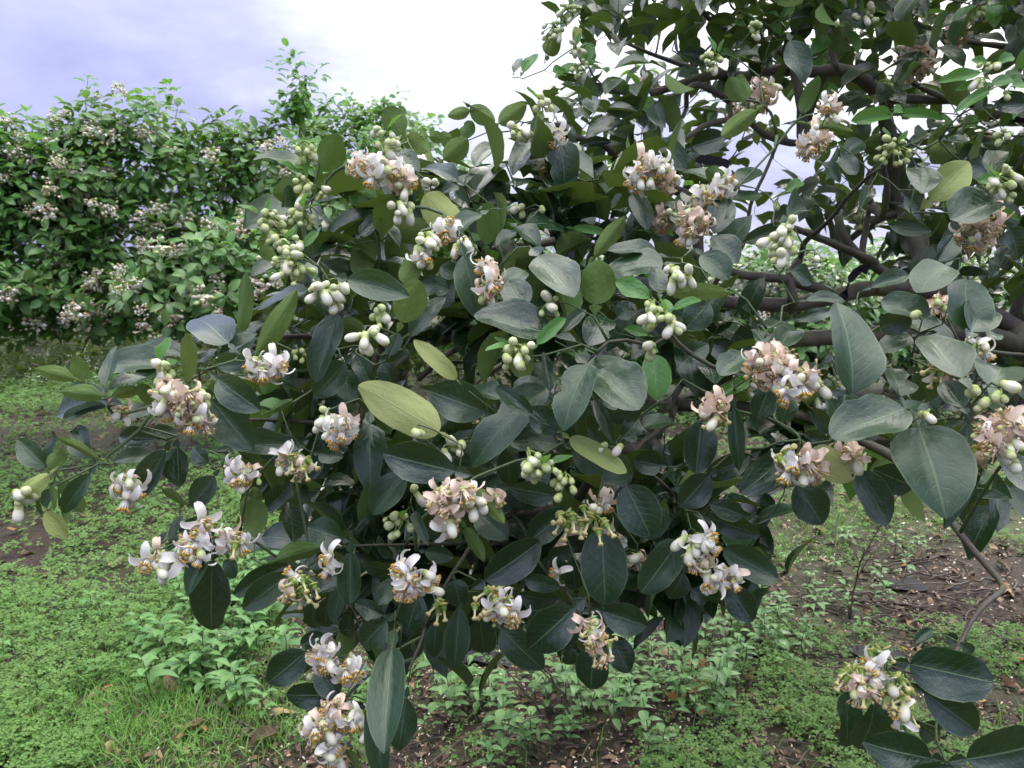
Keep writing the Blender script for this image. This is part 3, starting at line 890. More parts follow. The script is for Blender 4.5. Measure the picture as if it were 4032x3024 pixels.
NVIS = {'g': (0, 0.74, 0.67), 'm': (0, 0.47, 0.88), 'd': (0, 0.12, 0.99), 'v': (0, -0.30, 0.95), 'u': (0, -0.22, 0.97), 'y': (0, 0.35, 0.93), 'Y': (0, 0.12, 0.99)}
KIND = {'g': 'dark', 'm': 'dark', 'd': 'dark', 'v': 'dark', 'u': 'dark', 'y': 'young', 'Y': 'yellow'}


def leaf_from_view(c, bu, bv, tu, tv, w, look, D, rs):
    b = PC(c, bu, bv, D)
    s = K / FPX * D
    a = np.array([(tu - bu) * s, -(tv - bv) * s, 0.0])
    nv = np.array(NVIS[look]) + np.array([rs.uniform(-.28, .28), rs.uniform(-.10, .10), 0])
    fmin = 0.0
    for it in range(7):
        n = unit(nv)
        A = a + np.array([0, 0, -(a @ n) / n[2]])
        Lr = np.linalg.norm(A)
        B = unit(np.cross(A, n))
        pa = unit(a)
        perp = np.array([-pa[1], pa[0], 0])
        cc = max(abs(B @ perp), 0.15)
        W = w * s / cc
        if Lr < 0.150 and W < 0.105:
            break
        nv = nv * np.array([0.75, 0.75, 1]) + np.array([0, 0, 0.08])
    W = min(max(W * 1.06, 0.28 * Lr), 0.85 * Lr)
    Lr *= 1.05
    top = n if look not in 'u' else -n
    if look == 'Y' and rs.random() < 0.6:
        top = -n
    return b, cam2w(A), cam2w(top), Lr, W


# flower clusters: crop, u, v, radius, kind[, depth]
CLUST = [
 ('A',1975,1000,95,'b',1.24),('A',1960,1210,85,'b',1.24),('A',1755,1450,110,'b',1.2),('A',1940,1415,95,'b',1.22),('A',1840,1600,110,'b',1.18),('A',2090,1260,60,'b',1.25),
 ('B',120,1070,85,'m',1.2),('B',230,1130,110,'f',1.18),('B',380,1190,110,'m',1.2),('B',400,1360,85,'w',1.18),('B',300,930,85,'b',1.24),('B',230,850,50,'w',1.26),('B',590,1205,55,'w',1.28),('B',670,1500,75,'f',1.16),
 ('B',560,1610,115,'w',1.12),('B',790,1620,75,'w',1.14),('B',1310,690,70,'b',1.26),('B',1130,860,85,'w',1.26),('B',1370,880,85,'f',1.26),('B',1170,1370,55,'w',1.28),('B',1295,1350,22,'w',1.24),('B',1330,1130,95,'p',1.36),
 ('B',2030,1060,95,'f',1.2),('B',1960,1170,95,'f',1.2),('B',2090,1180,85,'m',1.22),('B',2100,1430,90,'p',1.3),('B',1520,330,60,'b',1.7),('B',1540,440,70,'b',1.7),('B',1470,80,70,'b',1.8),('B',1370,210,70,'b',1.8),('B',1140,870,40,'b',1.6),
 ('C',460,190,60,'b',1.5),('C',200,400,85,'b',1.5),('C',530,620,95,'m',1.5),('C',400,680,55,'p',1.52),('C',950,740,75,'m',1.3),('C',830,920,100,'m',1.3),('C',1370,985,105,'b',1.35),('C',2085,1190,120,'b',1.2),
 ('C',650,1540,150,'w',1.12),('C',250,1210,75,'f',1.22),('C',120,1300,75,'m',1.22),('C',50,1470,120,'p',1.2),('C',1960,1440,110,'p',1.25),('C',1890,1560,110,'p',1.25),('C',1480,400,120,'p',1.9),('C',1560,460,90,'p',1.9),
 ('C',1190,130,75,'b',1.6),('C',1985,440,60,'b',1.4),('C',1930,540,45,'b',1.4),('C',2080,880,50,'b',1.4),('C',2110,620,40,'b',1.4),('C',600,1330,28,'b',1.35),('C',1780,230,80,'p',1.9),('C',1930,100,80,'b',1.9),
 ('D',1090,900,95,'p',1.0),('D',1200,960,120,'p',.99),('D',1280,1060,95,'m',1.0),('D',1055,990,60,'f',1.0),('D',1050,745,85,'b',1.03),('D',1300,920,60,'b',1.0),('D',1730,755,120,'f',1.04),('D',1880,70,150,'b',1.12),('D',2110,240,130,'w',1.06),
 ('D',2110,1060,75,'w',1.04),('D',2190,1170,85,'f',1.02),('D',850,1530,110,'m',1.04),('D',1590,1440,105,'f',1.06),('D',1850,1330,75,'f',1.08),('D',1970,1400,105,'s',1.08),('D',150,1600,85,'w',.97),('D',770,1020,50,'f',1.05),
 ('D',1940,660,60,'b',1.2),('E',940,110,70,'p',1.06),('E',950,220,75,'p',1.05),('E',1180,660,135,'b',.97),('E',230,395,75,'b',1.02),('E',165,560,105,'w',.99),('E',1350,325,75,'b',1.0),('E',1990,330,70,'b',1.0),('E',2060,430,100,'b',.98),('E',2130,490,60,'w',.97),
 ('E',2160,110,75,'w',1.0),('E',2000,600,60,'b',1.02),('E',1220,1300,80,'b',.97),('E',1290,1420,120,'b',.96),('E',1430,1480,100,'b',.96),('E',640,1580,100,'p',.97),('E',760,1570,110,'f',.96),('E',850,1640,70,'w',.96),('E',700,1670,80,'p',.96),
 ('E',730,1255,70,'w',1.04),('E',490,1150,42,'b',.97),('E',1700,1235,24,'w',1.0),('E',1810,1250,18,'b',1.0),('E',50,1120,85,'f',1.0),('E',1000,1580,60,'p',1.02),('E',1690,1620,55,'p',1.08),('E',470,1540,45,'w',1.12),
 ('F',500,690,105,'p',.97),('F',630,700,90,'p',.96),('F',560,790,90,'p',.97),('F',690,840,105,'f',.95),('F',800,800,90,'m',.95),('F',840,860,70,'w',.95),('F',180,1000,90,'p',.98),('F',230,1090,70,'s',.98),('F',720,1360,110,'m',.95),
 ('F',660,1330,80,'s',.95),('F',820,1380,90,'p',.96),('F',1110,1310,80,'p',1.0),('F',1850,610,95,'m',1.0),('F',1930,640,70,'f',.99),('F',1650,770,85,'s',.99),('F',1580,1030,40,'b',.92),('F',1900,870,45,'b',.9),('F',1940,960,40,'b',.9),('F',2080,880,60,'b',.9),
 ('F',2100,1130,110,'p',.9),('F',1960,1180,110,'p',.9),('F',2120,1280,95,'w',.89),('F',1900,1310,80,'s',.93),('F',1520,395,24,'w',1.0),('F',640,30,60,'w',1.1),('F',840,40,40,'w',1.15),('F',20,130,60,'w',1.0),('F',1680,330,60,'p',1.2),
 ('G',1000,310,75,'f',1.0),('G',1070,370,70,'w',1.0),('G',1250,250,95,'f',.99),('G',1200,330,60,'f',.99),('G',1340,110,60,'f',1.0),('G',1500,220,85,'m',1.02),('G',1890,480,85,'s',1.06),('G',1970,530,95,'s',1.06),('G',2110,340,60,'f',1.06),('G',2080,970,85,'f',1.05),
 ('G',2180,1330,100,'m',1.0),('G',2070,1400,95,'p',1.0),('G',2150,1550,85,'f',1.0),('G',2020,1080,40,'w',1.1),('H',410,410,85,'f',1.02),('H',540,480,85,'m',1.02),('H',400,500,70,'f',1.02),('H',940,640,90,'s',1.04),('H',1050,640,110,'m',1.03),('H',980,560,80,'s',1.04),
 ('H',650,620,75,'s',1.08),('H',1480,90,100,'s',1.02),('H',1650,70,110,'s',1.01),('H',1620,770,85,'m',1.02),('H',1650,880,105,'s',1.02),('H',360,90,90,'b',1.1),('H',60,1040,90,'f',1.06),('H',120,1320,70,'f',.99),('H',170,1460,65,'w',.99),('H',1400,420,42,'m',1.15),
 ('H',1890,340,60,'s',1.12),('H',700,120,60,'p',1.0),('H',60,930,40,'b',1.1),('I',60,200,80,'f',1.03),('I',140,200,75,'f',1.02),('I',60,330,70,'s',1.03),('I',200,450,75,'f',1.03),('I',310,430,70,'f',1.03),('I',120,370,60,'m',1.03),
 ('I',1240,930,100,'s',1.02),('I',1100,1080,110,'s',1.0),('I',1160,1160,105,'p',.99),('I',1330,1130,100,'s',1.0),('I',1430,1290,90,'s',1.0),('I',1220,1060,80,'m',1.0),('I',1430,1180,60,'s',1.01)]

# limbs and branches: crop, points root to tip, depth at root and tip, width at root and tip
LIMBS = [
 ('F',[(2190,480),(1900,330),(1600,230),(1240,210),(1000,260),(730,315),(500,310),(300,300),(170,270),(0,275)],2.15,1.75,125,85),
 ('F',[(2150,560),(1900,500),(1400,500),(900,530),(480,560),(250,590),(100,630),(0,660),(-110,690)],2.15,1.7,130,90),
 ('F',[(950,255),(900,220),(640,150),(380,120),(200,70),(60,60),(-80,90)],1.95,1.8,75,45),
 ('F',[(1330,230),(1330,130),(1150,0),(1050,-120),(1000,-260)],1.98,1.95,75,50),
 ('F',[(720,300),(700,200),(690,120),(760,20)],1.9,1.9,85,50),
 ('C',[(1420,1300),(1340,900),(1310,720),(1320,620),(1230,570),(1130,490),(1000,450),(870,465),(700,455),(540,460),(400,495),(190,490),(0,545),(-200,600)],2.2,1.75,130,45),
 ('C',[(2400,900),(2212,770),(2000,740),(1830,650),(1640,645),(1360,640)],2.3,2.1,80,55),
 ('E',[(2230,640),(2100,530),(1880,510),(1500,525),(1050,515),(820,520),(450,540),(250,600)],1.75,1.45,80,45),
 ('E',[(1080,530),(960,530),(830,570),(720,620),(640,670),(500,800)],1.68,1.5,62,32),
 ('B',[(2300,1300),(1950,1150),(1900,1110),(1780,1030),(1700,940),(1480,880),(1400,800)],1.85,1.6,75,38),
 ('B',[(2300,1650),(1800,1640),(1460,1560),(1250,1590),(1050,1600),(900,1640)],1.8,1.5,80,40),
]
BRANCHES = [
 ('E',[(1120,650),(1000,730),(920,780),(840,860)],1.75,1.6,45,28),('E',[(1100,660),(900,680),(700,690)],1.7,1.6,36,24),
 ('E',[(2200,640),(2150,710),(2200,820),(2160,900),(2170,960),(2140,1050)],1.6,1.45,55,40),('E',[(2140,1060),(2060,1130),(1960,1200),(1900,1290),(1870,1360)],1.45,1.3,42,20),
 ('C',[(720,440),(650,350),(560,290),(400,230),(200,150),(80,0),(0,-150)],1.9,1.7,44,26),('C',[(2300,330),(2212,310),(1860,270),(1600,180),(1390,110),(1200,0)],2.3,2.15,42,26),
 ('C',[(1700,640),(1455,490),(1470,200),(1500,0),(1520,-200)],2.1,2.0,42,28),('C',[(780,910),(550,880),(370,720),(250,620),(100,550),(0,590),(-120,640)],1.9,1.6,58,30),
 ('C',[(300,770),(150,810),(0,910),(-80,960)],1.75,1.65,40,30),('C',[(390,1590),(440,1330),(520,1150),(600,960),(610,880),(570,730),(480,660),(400,650)],1.5,1.37,36,16),
 ('C',[(605,950),(740,780),(870,735)],1.4,1.34,22,13),('C',[(800,1560),(950,1430),(1050,1300),(1200,1150),(1290,1090)],1.8,1.4,36,20),('C',[(1250,1700),(1000,1590),(780,1500),(600,1440)],1.95,1.7,64,36),
 ('C',[(1160,1650),(1200,1400),(1220,1240),(1210,1100)],2.0,1.95,46,26),('C',[(770,900),(765,700),(760,600),(740,480)],2.1,2.0,60,50),('C',[(1010,1600),(960,1450),(930,1380)],2.3,2.3,50,35),
 ('C',[(1000,450),(960,300),(950,130),(930,-50)],1.95,1.95,50,34),('C',[(1290,1400),(1330,1250),(1300,1080),(1290,900)],1.95,1.8,50,30),
 ('B',[(2100,1120),(1950,1160),(1700,1270),(1550,1340),(1480,1390),(1380,1480)],1.75,1.5,48,28),('B',[(1800,1520),(1560,1430),(1480,1450),(1350,1500)],1.8,1.7,62,42),
 ('B',[(1420,1420),(1400,1250),(1340,1080),(1300,960),(1305,720)],1.4,1.3,30,12),('B',[(250,1700),(240,1500),(260,1400)],1.32,1.25,24,14),('B',[(800,1210),(600,1130),(440,1110)],1.4,1.26,26,14),
 ('B',[(2212,760),(1990,640),(1850,610),(1700,560)],1.85,1.75,34,20),('B',[(2212,420),(1900,300),(1720,190),(1640,80)],1.95,1.8,34,20),
 ('D',[(2100,560),(1990,520),(1800,530),(1640,640),(1380,725),(1210,820)],1.4,1.06,44,18),('D',[(1210,830),(1010,980),(900,1130),(720,1280),(640,1345),(380,1390),(330,1400)],1.07,1.01,26,12),
 ('D',[(640,1345),(500,1420),(380,1480),(250,1530)],1.02,1.0,18,10),('D',[(1000,970),(870,1005),(730,1020),(690,930)],1.06,1.04,22,12),('D',[(2300,1130),(2100,1090),(1850,1070),(1610,1060),(1480,1100)],1.4,1.2,46,20),
 ('D',[(2060,830),(1990,890),(1820,990),(1700,1020)],1.25,1.15,20,12),('G',[(2000,350),(1790,290),(1650,190),(1450,160),(1300,170),(1150,190)],1.2,1.02,28,11),
 ('H',[(1000,80),(880,150),(800,280),(720,400),(640,540),(560,680),(530,800),(470,950),(440,1020)],1.3,1.05,44,18),('H',[(535,800),(380,880),(300,950)],1.13,1.08,24,14),('H',[(760,200),(550,210),(200,215),(0,230),(-200,270)],1.28,1.14,30,14),
 ('H',[(470,950),(240,1010),(100,1130),(0,1230),(-40,1320)],1.12,1.02,30,15),('H',[(1200,150),(1290,340),(1420,470),(1520,610),(1560,700)],1.28,1.1,30,13),('H',[(770,390),(930,480),(1000,560)],1.2,1.08,16,10),
 ('H',[(1500,-60),(1250,0),(1060,30),(900,170)],1.55,1.35,85,44),
 ('I',[(1560,-250),(1620,-150),(1700,0),(1850,210),(2000,380),(2075,485),(1960,600),(1870,710),(1800,850),(1720,960),(1520,1050),(1350,1000)],1.35,1.04,84,17),('I',[(1720,960),(1640,1400),(1680,1560),(1720,1640)],1.12,1.0,24,16),
 ('F',[(1560,1330),(1300,1200),(880,1100),(700,1090),(570,1040),(430,990),(250,940),(20,830),(-100,780)],1.5,1.4,56,40),('F',[(2330,1130),(2100,1080),(1800,1055),(1560,1070),(1310,1080)],1.05,.98,32,14),
 ('F',[(1800,1050),(1930,900),(2000,820)],.98,.92,18,11),('F',[(1950,1060),(2100,960),(2200,850)],.98,.92,18,11),('F',[(600,1060),(730,1140),(770,1230)],1.3,1.02,22,14),('F',[(345,1000),(340,900),(320,770)],1.15,1.05,20,13),
 ('F',[(2400,700),(2000,620),(1700,600)],1.4,1.12,36,18),
]

# ------------------------------------------------------------------ building the near pomelo tree
JOINT = P(4060, 1330, 2.2)
TREE_BASE = np.array([JOINT[0] + 0.62, JOINT[1] + 0.25, 0.0])
tree = empty('pomelo_tree', TREE_BASE)
tag(tree, 'large spreading pomelo tree in bloom with dark glossy leaves reaching over the clover', 'tree')
PAR = dict(tree=tree)


class Skeleton:
    def __init__(self):
        self.p = np.zeros((60000, 3))
        self.par = np.full(60000, -1)
        self.r = np.zeros(60000)         # given radius, 0 = twig
        self.n = 0
        self.hand = 0

    def add(self, pt, par, r=0.0):
        self.p[self.n] = pt
        self.par[self.n] = par
        self.r[self.n] = r
        self.n += 1
        return self.n - 1

    def nearest(self, q):
        d = np.linalg.norm(self.p[:self.n] - q, axis=1)
        i = int(d.argmin())
        return i, d[i]

    def chain(self, pts, rad, par):
        for p_, r_ in zip(pts, rad):
            par = self.add(p_, par, r_)
        return par

    def grow(self, q, axis, step=0.022):
        """grow a thin twig from the nearest wood to q, arriving along axis"""
        i, d = self.nearest(q)
        if d < 0.004:
            return i
        a = self.p[i]
        n = max(1, int(d / step))
        c = q - unit(axis) * d * 0.42 + np.array([0, 0, 0.06 * d])
        par = i
        for k in range(1, n + 1):
            t_ = k / n
            par = self.add((1 - t_) ** 2 * a + 2 * t_ * (1 - t_) * c + t_ * t_ * q, par)
        return par

    def twig_mesh(self, tip=0.0011, expo=2.4):
        n = self.n
        acc = np.zeros(n)
        kids = [[] for _ in range(n)]
        for i in range(n):
            if self.par[i] >= 0:
                kids[self.par[i]].append(i)
        rad = np.zeros(n)
        for i in range(n - 1, -1, -1):
            if not kids[i]:
                rad[i] = tip
            else:
                rad[i] = sum(rad[k] ** expo for k in kids[i]) ** (1 / expo)
        rad = np.minimum(rad, 0.006)
        A, G = Acc(), Acc()
        done = set()
        for i in range(n):
            if self.r[i] > 0 or (self.par[i] >= 0 and self.r[self.par[i]] == 0 and (self.par[i], i) in done):
                continue
            if i in done:
                continue
            # start of a twig chain
            path = [self.par[i]] if self.par[i] >= 0 else []
            j = i
            while True:
                path.append(j)
                done.add(j)
                ks = [k for k in kids[j] if self.r[k] == 0 and k not in done]
                if not ks:
                    break
                j = max(ks, key=lambda k: rad[k])
            if len(path) < 2:
                continue
            pts = self.p[path]
            rr = np.array([rad[k] if self.r[k] == 0 else rad[path[1]] for k in path])
            V, T = tube(pts, rr, 5 if rr[0] > 0.002 else 4)
            (A if rr.mean() > 0.0024 else G).add(V, T)
        return A, G


SK = Skeleton()
trunk_pts = smooth_path([TREE_BASE + (0, 0, -0.06), TREE_BASE + (0.02, 0, 0.25), TREE_BASE + (-0.06, -0.02, 0.6), JOINT + (0.24, 0.1, -0.22), JOINT, JOINT + (0.06, 0.05, 0.3), JOINT + (0.02, 0.1, 0.7), JOINT + (-0.1, 0.1, 1.1)], 0.05)
tr = np.interp(np.linspace(0, 1, len(trunk_pts)), [0, 0.06, 0.3, 0.55, 0.75, 1], [0.125, 0.095, 0.075, 0.065, 0.04, 0.018])


def wood(name, pts, rad, mat, parent, sides, wob=0.05, seed=0):
    o0 = Vector(pts[0])
    V, T = tube(np.asarray(pts) - np.array(o0), rad, sides, wob, seed)
    return put(name, make_mesh(name, V, T, mat), parent, Matrix.Translation(o0))


wood('trunk', trunk_pts, tr, MAT['bark'], tree, 16, 0.05, 1)
SK.chain(trunk_pts, tr, -1)
for bi, (c, pts, D0, D1, w0, w1) in enumerate(LIMBS + BRANCHES):
    n = len(pts)
    rs = random.Random(bi)
    W = []
    for i, (u, v) in enumerate(pts):
        f = i / (n - 1)
        D = D0 + (D1 - D0) * f + rs.uniform(-.015, .015)
        W.append(PC(c, u, v, D))
    r0 = w0 * K / FPX * D0 * 0.5
    r1 = w1 * K / FPX * D1 * 0.5
    i, d = SK.nearest(W[0])
    if d > 0.006:                            # run the root end back into the wood it grows from
        a = SK.p[i]
        mid = (a + W[0]) / 2 + np.array([0, 0, 0.10 * d])
        W = [a, mid] + W
    path = smooth_path(W, 0.018)
    k = len(path)
    rad = np.linspace(r0, r1, k) * (1 + 0.07 * np.array([mnoise.noise(Vector((j * 0.35, bi * 3.1, 0))) for j in range(k)]))
    for _ in range(max(1, k // 22)):         # knots
        j = rs.randrange(k)
        rad *= 1 + 0.20 * np.exp(-((np.arange(k) - j) / 1.3) ** 2)
    rough = 0.0016 if r0 > 0.006 else 0.0008
    for j in range(1, k - 1):
        path[j] += rough * np.array([mnoise.noise(Vector((j * .4, bi * 1.7, q))) for q in (1, 5, 9)])
    big = bi < len(LIMBS)
    mt = MAT['bark'] if r0 > 0.0058 else (MAT['twig'] if r0 > 0.0034 else MAT['green_twig'])
    wood('limb' if big else 'branch', path, rad, mt, tree, 12 if big else 8, 0.04, bi)
    SK.chain(path, np.maximum(rad, 1e-4), i)
SK.hand = SK.n

# --- surveyed leaves
rs = random.Random(5)
leaf_recs = []                               # (area, kind, variant, M, attach point, axis)
for c, lst in LEAVES.items():
    for row in lst:
        bu, bv, tu, tv, w, look = row[:6]
        D = (row[6] if len(row) > 6 else DEPTH[c]) + rs.uniform(-.012, .012)
        b, A, top, Lr, W = leaf_from_view(c, bu, bv, tu, tv, w, look, D, rs)
        A = unit(A)
        M = frame(A, top, W, Lr, 0.5 * (W + Lr), b)
        leaf_recs.append((Lr * W / D ** 2, KIND[look], rs.randrange(14), M, b - A * 0.29 * Lr, A))
leaf_recs.sort(key=lambda q: -q[0])
print('surveyed leaves', len(leaf_recs))
FOL = {k: Acc() for k in ('dark', 'young', 'yellow')}
targets = []
for i, (ar, kind, var, M, att, A) in enumerate(leaf_recs):
    if i < 300:
        put('leaf', leaf_mesh(kind, var), tree, mat4(M))
    else:
        FOL[kind].inst(HI[var], M[None], np.array([rs.random()]))
    targets.append((att, A))

# --- surveyed flower clusters
ncl = 0
for ci, (c, u, v, r_, typ, D) in enumerate(CLUST):
    rc = random.Random(1000 + ci)
    center = PC(c, u, v, D)
    R = 1.18 * r_ * K / FPX * D
    root, els = cluster_plan(center, R, typ, rc)
    a = Acc()
    stalks(a, root, els, rc)
    V, T = tube([root + unit(root - center) * 0.006, root, root + unit(center - root) * 0.004], [0.0016, 0.0018, 0.0012], 5)
    a.add(V, T, None, np.tile((0.24, 0.34, 0.10), (len(V), 1)))
    ar = a.arrays()
    me = make_mesh('flower_cluster', ar['V'] - root, ar['T'], MAT['flower'], None, ar['col'], ar['rnd'])
    cl = put('flower_cluster', me, tree, Matrix.Translation(Vector(root)))
    for (k, var, M, base, d) in els:
        nm = {'green_bud': 'bud', 'bud': 'bud', 'flower': 'flower', 'aged_flower': 'flower', 'pistil': 'pistil'}[k]
        put(nm, FM[k][var], cl, mat4(M))
        ncl += 1
    targets.append((root, unit(center - root)))
    # pairs of small young leaves beside bud clusters
    if typ == 'b' and R > 0.02:
        for q in range(rc.choice([1, 2, 2])):
            d = unit(np.array([rc.gauss(0, 1), rc.gauss(0, .5) - .5, rc.uniform(0.2, 1.4)]))
            Lr = rc.uniform(0.022, 0.042)
            FOL['young'].inst(HI[rc.randrange(14)], frame(d, np.array([0, -.5, .8]), Lr * .45, Lr, Lr * .7, root + d * Lr * .3)[None], np.array([rc.random()]))
print('flower pieces', ncl)


# --- shoots filling the crown behind and around the surveyed leaves
def in_poly(x, y, poly):
    c = False
    j = len(poly) - 1
    for i in range(len(poly)):
        xi, yi = poly[i]
        xj, yj = poly[j]
        if (yi > y) != (yj > y) and x < (xj - xi) * (y - yi) / (yj - yi) + xi:
            c = not c
        j = i
    return c


def fill(poly, count, d0, d1, len_rng, young, seed, nl=(4, 7), droop=0.25, holes=(), tpl=LO):
    rs = random.Random(seed)
    xs = [p_[0] for p_ in poly]
    ys = [p_[1] for p_ in poly]
    out = []
    while len(out) < count:
        x, y = rs.uniform(min(xs), max(xs)), rs.uniform(min(ys), max(ys))
        if not in_poly(x, y, poly) or any(((x - hx) / hr) ** 2 + ((y - hy) / hv) ** 2 < 1 for hx, hy, hr, hv in holes):
            continue
        q = PF(x, y, d0 + (d1 - d0) * rs.random())
        if mnoise.noise(Vector(q * 4.5)) < -0.22:
            continue
        ax = unit(np.array([rs.gauss(-0.25, .6), rs.gauss(-.3, .6), rs.gauss(0.35, .55)]))
        kind = 'young' if rs.random() < young else 'dark'
        n = rs.randint(*nl)
        a0 = rs.uniform(0, 6.28)
        x1 = unit(np.cross(ax, [0.2, 0.3, 0.9]))
        y1 = np.cross(ax, x1)
        ms, rn = [], []
        for k in range(n):
            az = a0 + 2.4 * k
            rad = x1 * math.cos(az) + y1 * math.sin(az)
            b = q - ax * 0.013 * k + rad * 0.018
            lift = 0.75 - 0.22 * k / n * 3
            d = unit(rad + ax * lift + np.array([0, 0, -droop * rs.uniform(.2, 1.8)]))
            nn = unit(ax * 0.7 + np.array([0, 0, 0.9]) + 0.35 * np.array([rs.gauss(0, 1), rs.gauss(0, 1), rs.gauss(0, 1)]))
            Lr = rs.uniform(*len_rng) * (0.75 if kind == 'young' else 1)
            W = Lr * rs.uniform(0.42, 0.60)
            ms.append(frame(d, nn, W, Lr, 0.5 * (W + Lr), b))
            rn.append(rs.random())
        vi = rs.randrange(len(tpl))
        FOL[kind].inst(tpl[vi], np.array(ms), np.array(rn))
        targets.append((q, ax))
        out.append((q, ax))
    return out


MID = [(620, 480), (740, 410), (1000, 360), (1250, 340), (1500, 370), (1560, 700), (1500, 880), (1440, 1010), (1540, 1240), (1350, 1380), (1000, 1370), (720, 1360), (640, 1280), (600, 1100), (500, 900), (540, 700)]
fill(MID, 250, 1.28, 1.85, (0.075, 0.115), 0.03, 21, holes=[(960, 790, 190, 100), (1420, 800, 70, 100)])
UP = [(1245, -20), (1245, 120), (1190, 215), (1120, 295), (1060, 345), (1230, 380), (1450, 430), (1640, 470), (1900, 500), (2230, 620), (2500, 620), (2500, -420), (1700, -420), (1300, -250)]
fill(UP, 100, 1.55, 1.85, (0.06, 0.095), 0.16, 27, holes=[(1750, 330, 300, 220)])
s_up = fill(UP, 330, 2.05, 3.2, (0.075, 0.115), 0.12, 22, nl=(5, 8), holes=[(1610, 400, 60, 45), (1430, 60, 40, 60), (1870, 120, 45, 55), (1310, 430, 50, 40), (1750, 470, 60, 40), (1300, 170, 30, 30)])
RT = [(1580, 690), (1750, 760), (2000, 900), (2230, 900), (2450, 900), (2450, 1120), (2150, 1080), (1900, 1020), (1750, 960), (1600, 860)]
TOP = [(1280, -950), (2800, -950), (2800, 300), (2480, 300), (2480, -60), (1330, -60)]
fill(TOP, 300, 1.5, 3.2, (0.08, 0.12), 0.1, 28, nl=(5, 8))
s_rt = fill(RT, 40, 1.3, 2.0, (0.07, 0.11), 0.05, 23)
RM = [(1900, 480), (2450, 480), (2450, 900), (2200, 900), (2000, 700)]
fill(RM, 45, 2.15, 2.7, (0.07, 0.11), 0.06, 24)
LOW = [(1420, 1000), (1640, 1000), (1620, 1230), (1480, 1230)]
fill(LOW, 22, 1.3, 1.6, (0.07, 0.1), 0.0, 25)
# small flower clusters deeper in the crown
rs = random.Random(77)
FAR_CL = []
for v_ in range(6):
    a = Acc()
    rc = random.Random(500 + v_)
    typ = 'bwmpfb'[v_]
    root, els = cluster_plan(np.zeros(3), 0.034, typ, rc, toward=np.array([0, -1.0, 0]))
    stalks(a, root, els, rc)
    for (k, var, M, base, d) in els:
        a.inst(TPL[k][var], M[None])
    ar = a.arrays()
    FAR_CL.append(make_mesh('flower_cluster', ar['V'] - root, ar['T'], MAT['flower'], None, ar['col'], np.zeros(len(ar['V']))))
for (q, ax) in s_up[::4] + s_rt[::4]:
    o = put('flower_cluster', FAR_CL[rs.choice([0, 0, 1, 2, 3, 5, 5])], tree, Matrix.Translation(Vector(q + ax * 0.02)) @ Matrix.Rotation(rs.uniform(-1, 1), 4, 'Z') @ Matrix.Scale(rs.uniform(.8, 1.15), 4))

# --- twigs joining every leaf, shoot and cluster to the wood
order = sorted(targets, key=lambda q: SK.nearest(q[0])[1])
for q, ax in order:
    SK.grow(q, ax)
A_, G_ = SK.twig_mesh()
for acc, mt in ((A_, 'twig'), (G_, 'green_twig')):
    if acc.n:
        tag(put('twigs', acc.mesh('twigs', MAT[mt]), tree), kind='stuff')
for kind, acc in FOL.items():
    if acc.n:
        tag(put('foliage', acc.mesh('foliage', MAT[kind]), tree), kind='stuff')


# --- black straps tied round the limbs
def ribbon(name, pts, w, th, side, label):
    p = smooth_path(pts, 0.012)
    d = np.gradient(p, axis=0)
    V = []
    for i in range(len(p)):
        t_ = unit(d[i])
        s = unit(np.asarray(side, float) - t_ * (np.asarray(side, float) @ t_))
        n = np.cross(t_, s)
        ww = w * (1 + 0.25 * mnoise.noise(Vector((i * .5, w * 100, 0))))
        V += [p[i] + s * ww + n * th, p[i] - s * ww + n * th, p[i] - s * ww - n * th, p[i] + s * ww - n * th]
    T = []
    for i in range(len(p) - 1):
        for k in range(4):
            a, b = i * 4 + k, i * 4 + (k + 1) % 4
            T += [(a, b, b + 4), (a, b + 4, a + 4)]
    e = (len(p) - 1) * 4
    T += [(0, 2, 1), (0, 3, 2), (e, e + 1, e + 2), (e, e + 2, e + 3)]
    V = np.array(V)
    o = put(name, make_mesh(name, V - V[0], T, MAT['strap'], smooth=False), None, Matrix.Translation(Vector(V[0])))
    return tag(o, label, 'strap')


ribbon('strap', [PC('C', 300, 1080, 1.66), PC('C', 60, 1010, 1.68), PC('B', 2190, 1040, 1.7), PC('B', 2090, 1200, 1.72), PC('B', 1900, 1450, 1.72), PC('B', 1820, 1580, 1.74)], 0.012, 0.0012, (0.6, 0, 0.6), 'wide black strap hanging slantwise among the branches below the arched limb')
lp = PC('F', 1120, 120, 1.93)
ribbon('strap', [lp + (0.03, 0, 0.01), lp + (0.0, -0.03, 0.015), lp + (-0.02, -0.02, -0.01), lp + (-0.03, -0.015, -0.05), lp + (-0.05, -0.01, -0.07)], 0.010, 0.0012, (0.3, 0, 1), 'short black tie knotted round a grey brown limb')

# ------------------------------------------------------------------ orchard trees behind
LO2 = []
for k in range(6):
    rs = random.Random(700 + k)
    LO2.append(leaf_template(5, 3, curl=rs.uniform(0.1, 0.5), fold=rs.uniform(0.2, 0.5), wave=0.03, seed=90 + k, wings=False, twist=rs.uniform(-.3, .3)))


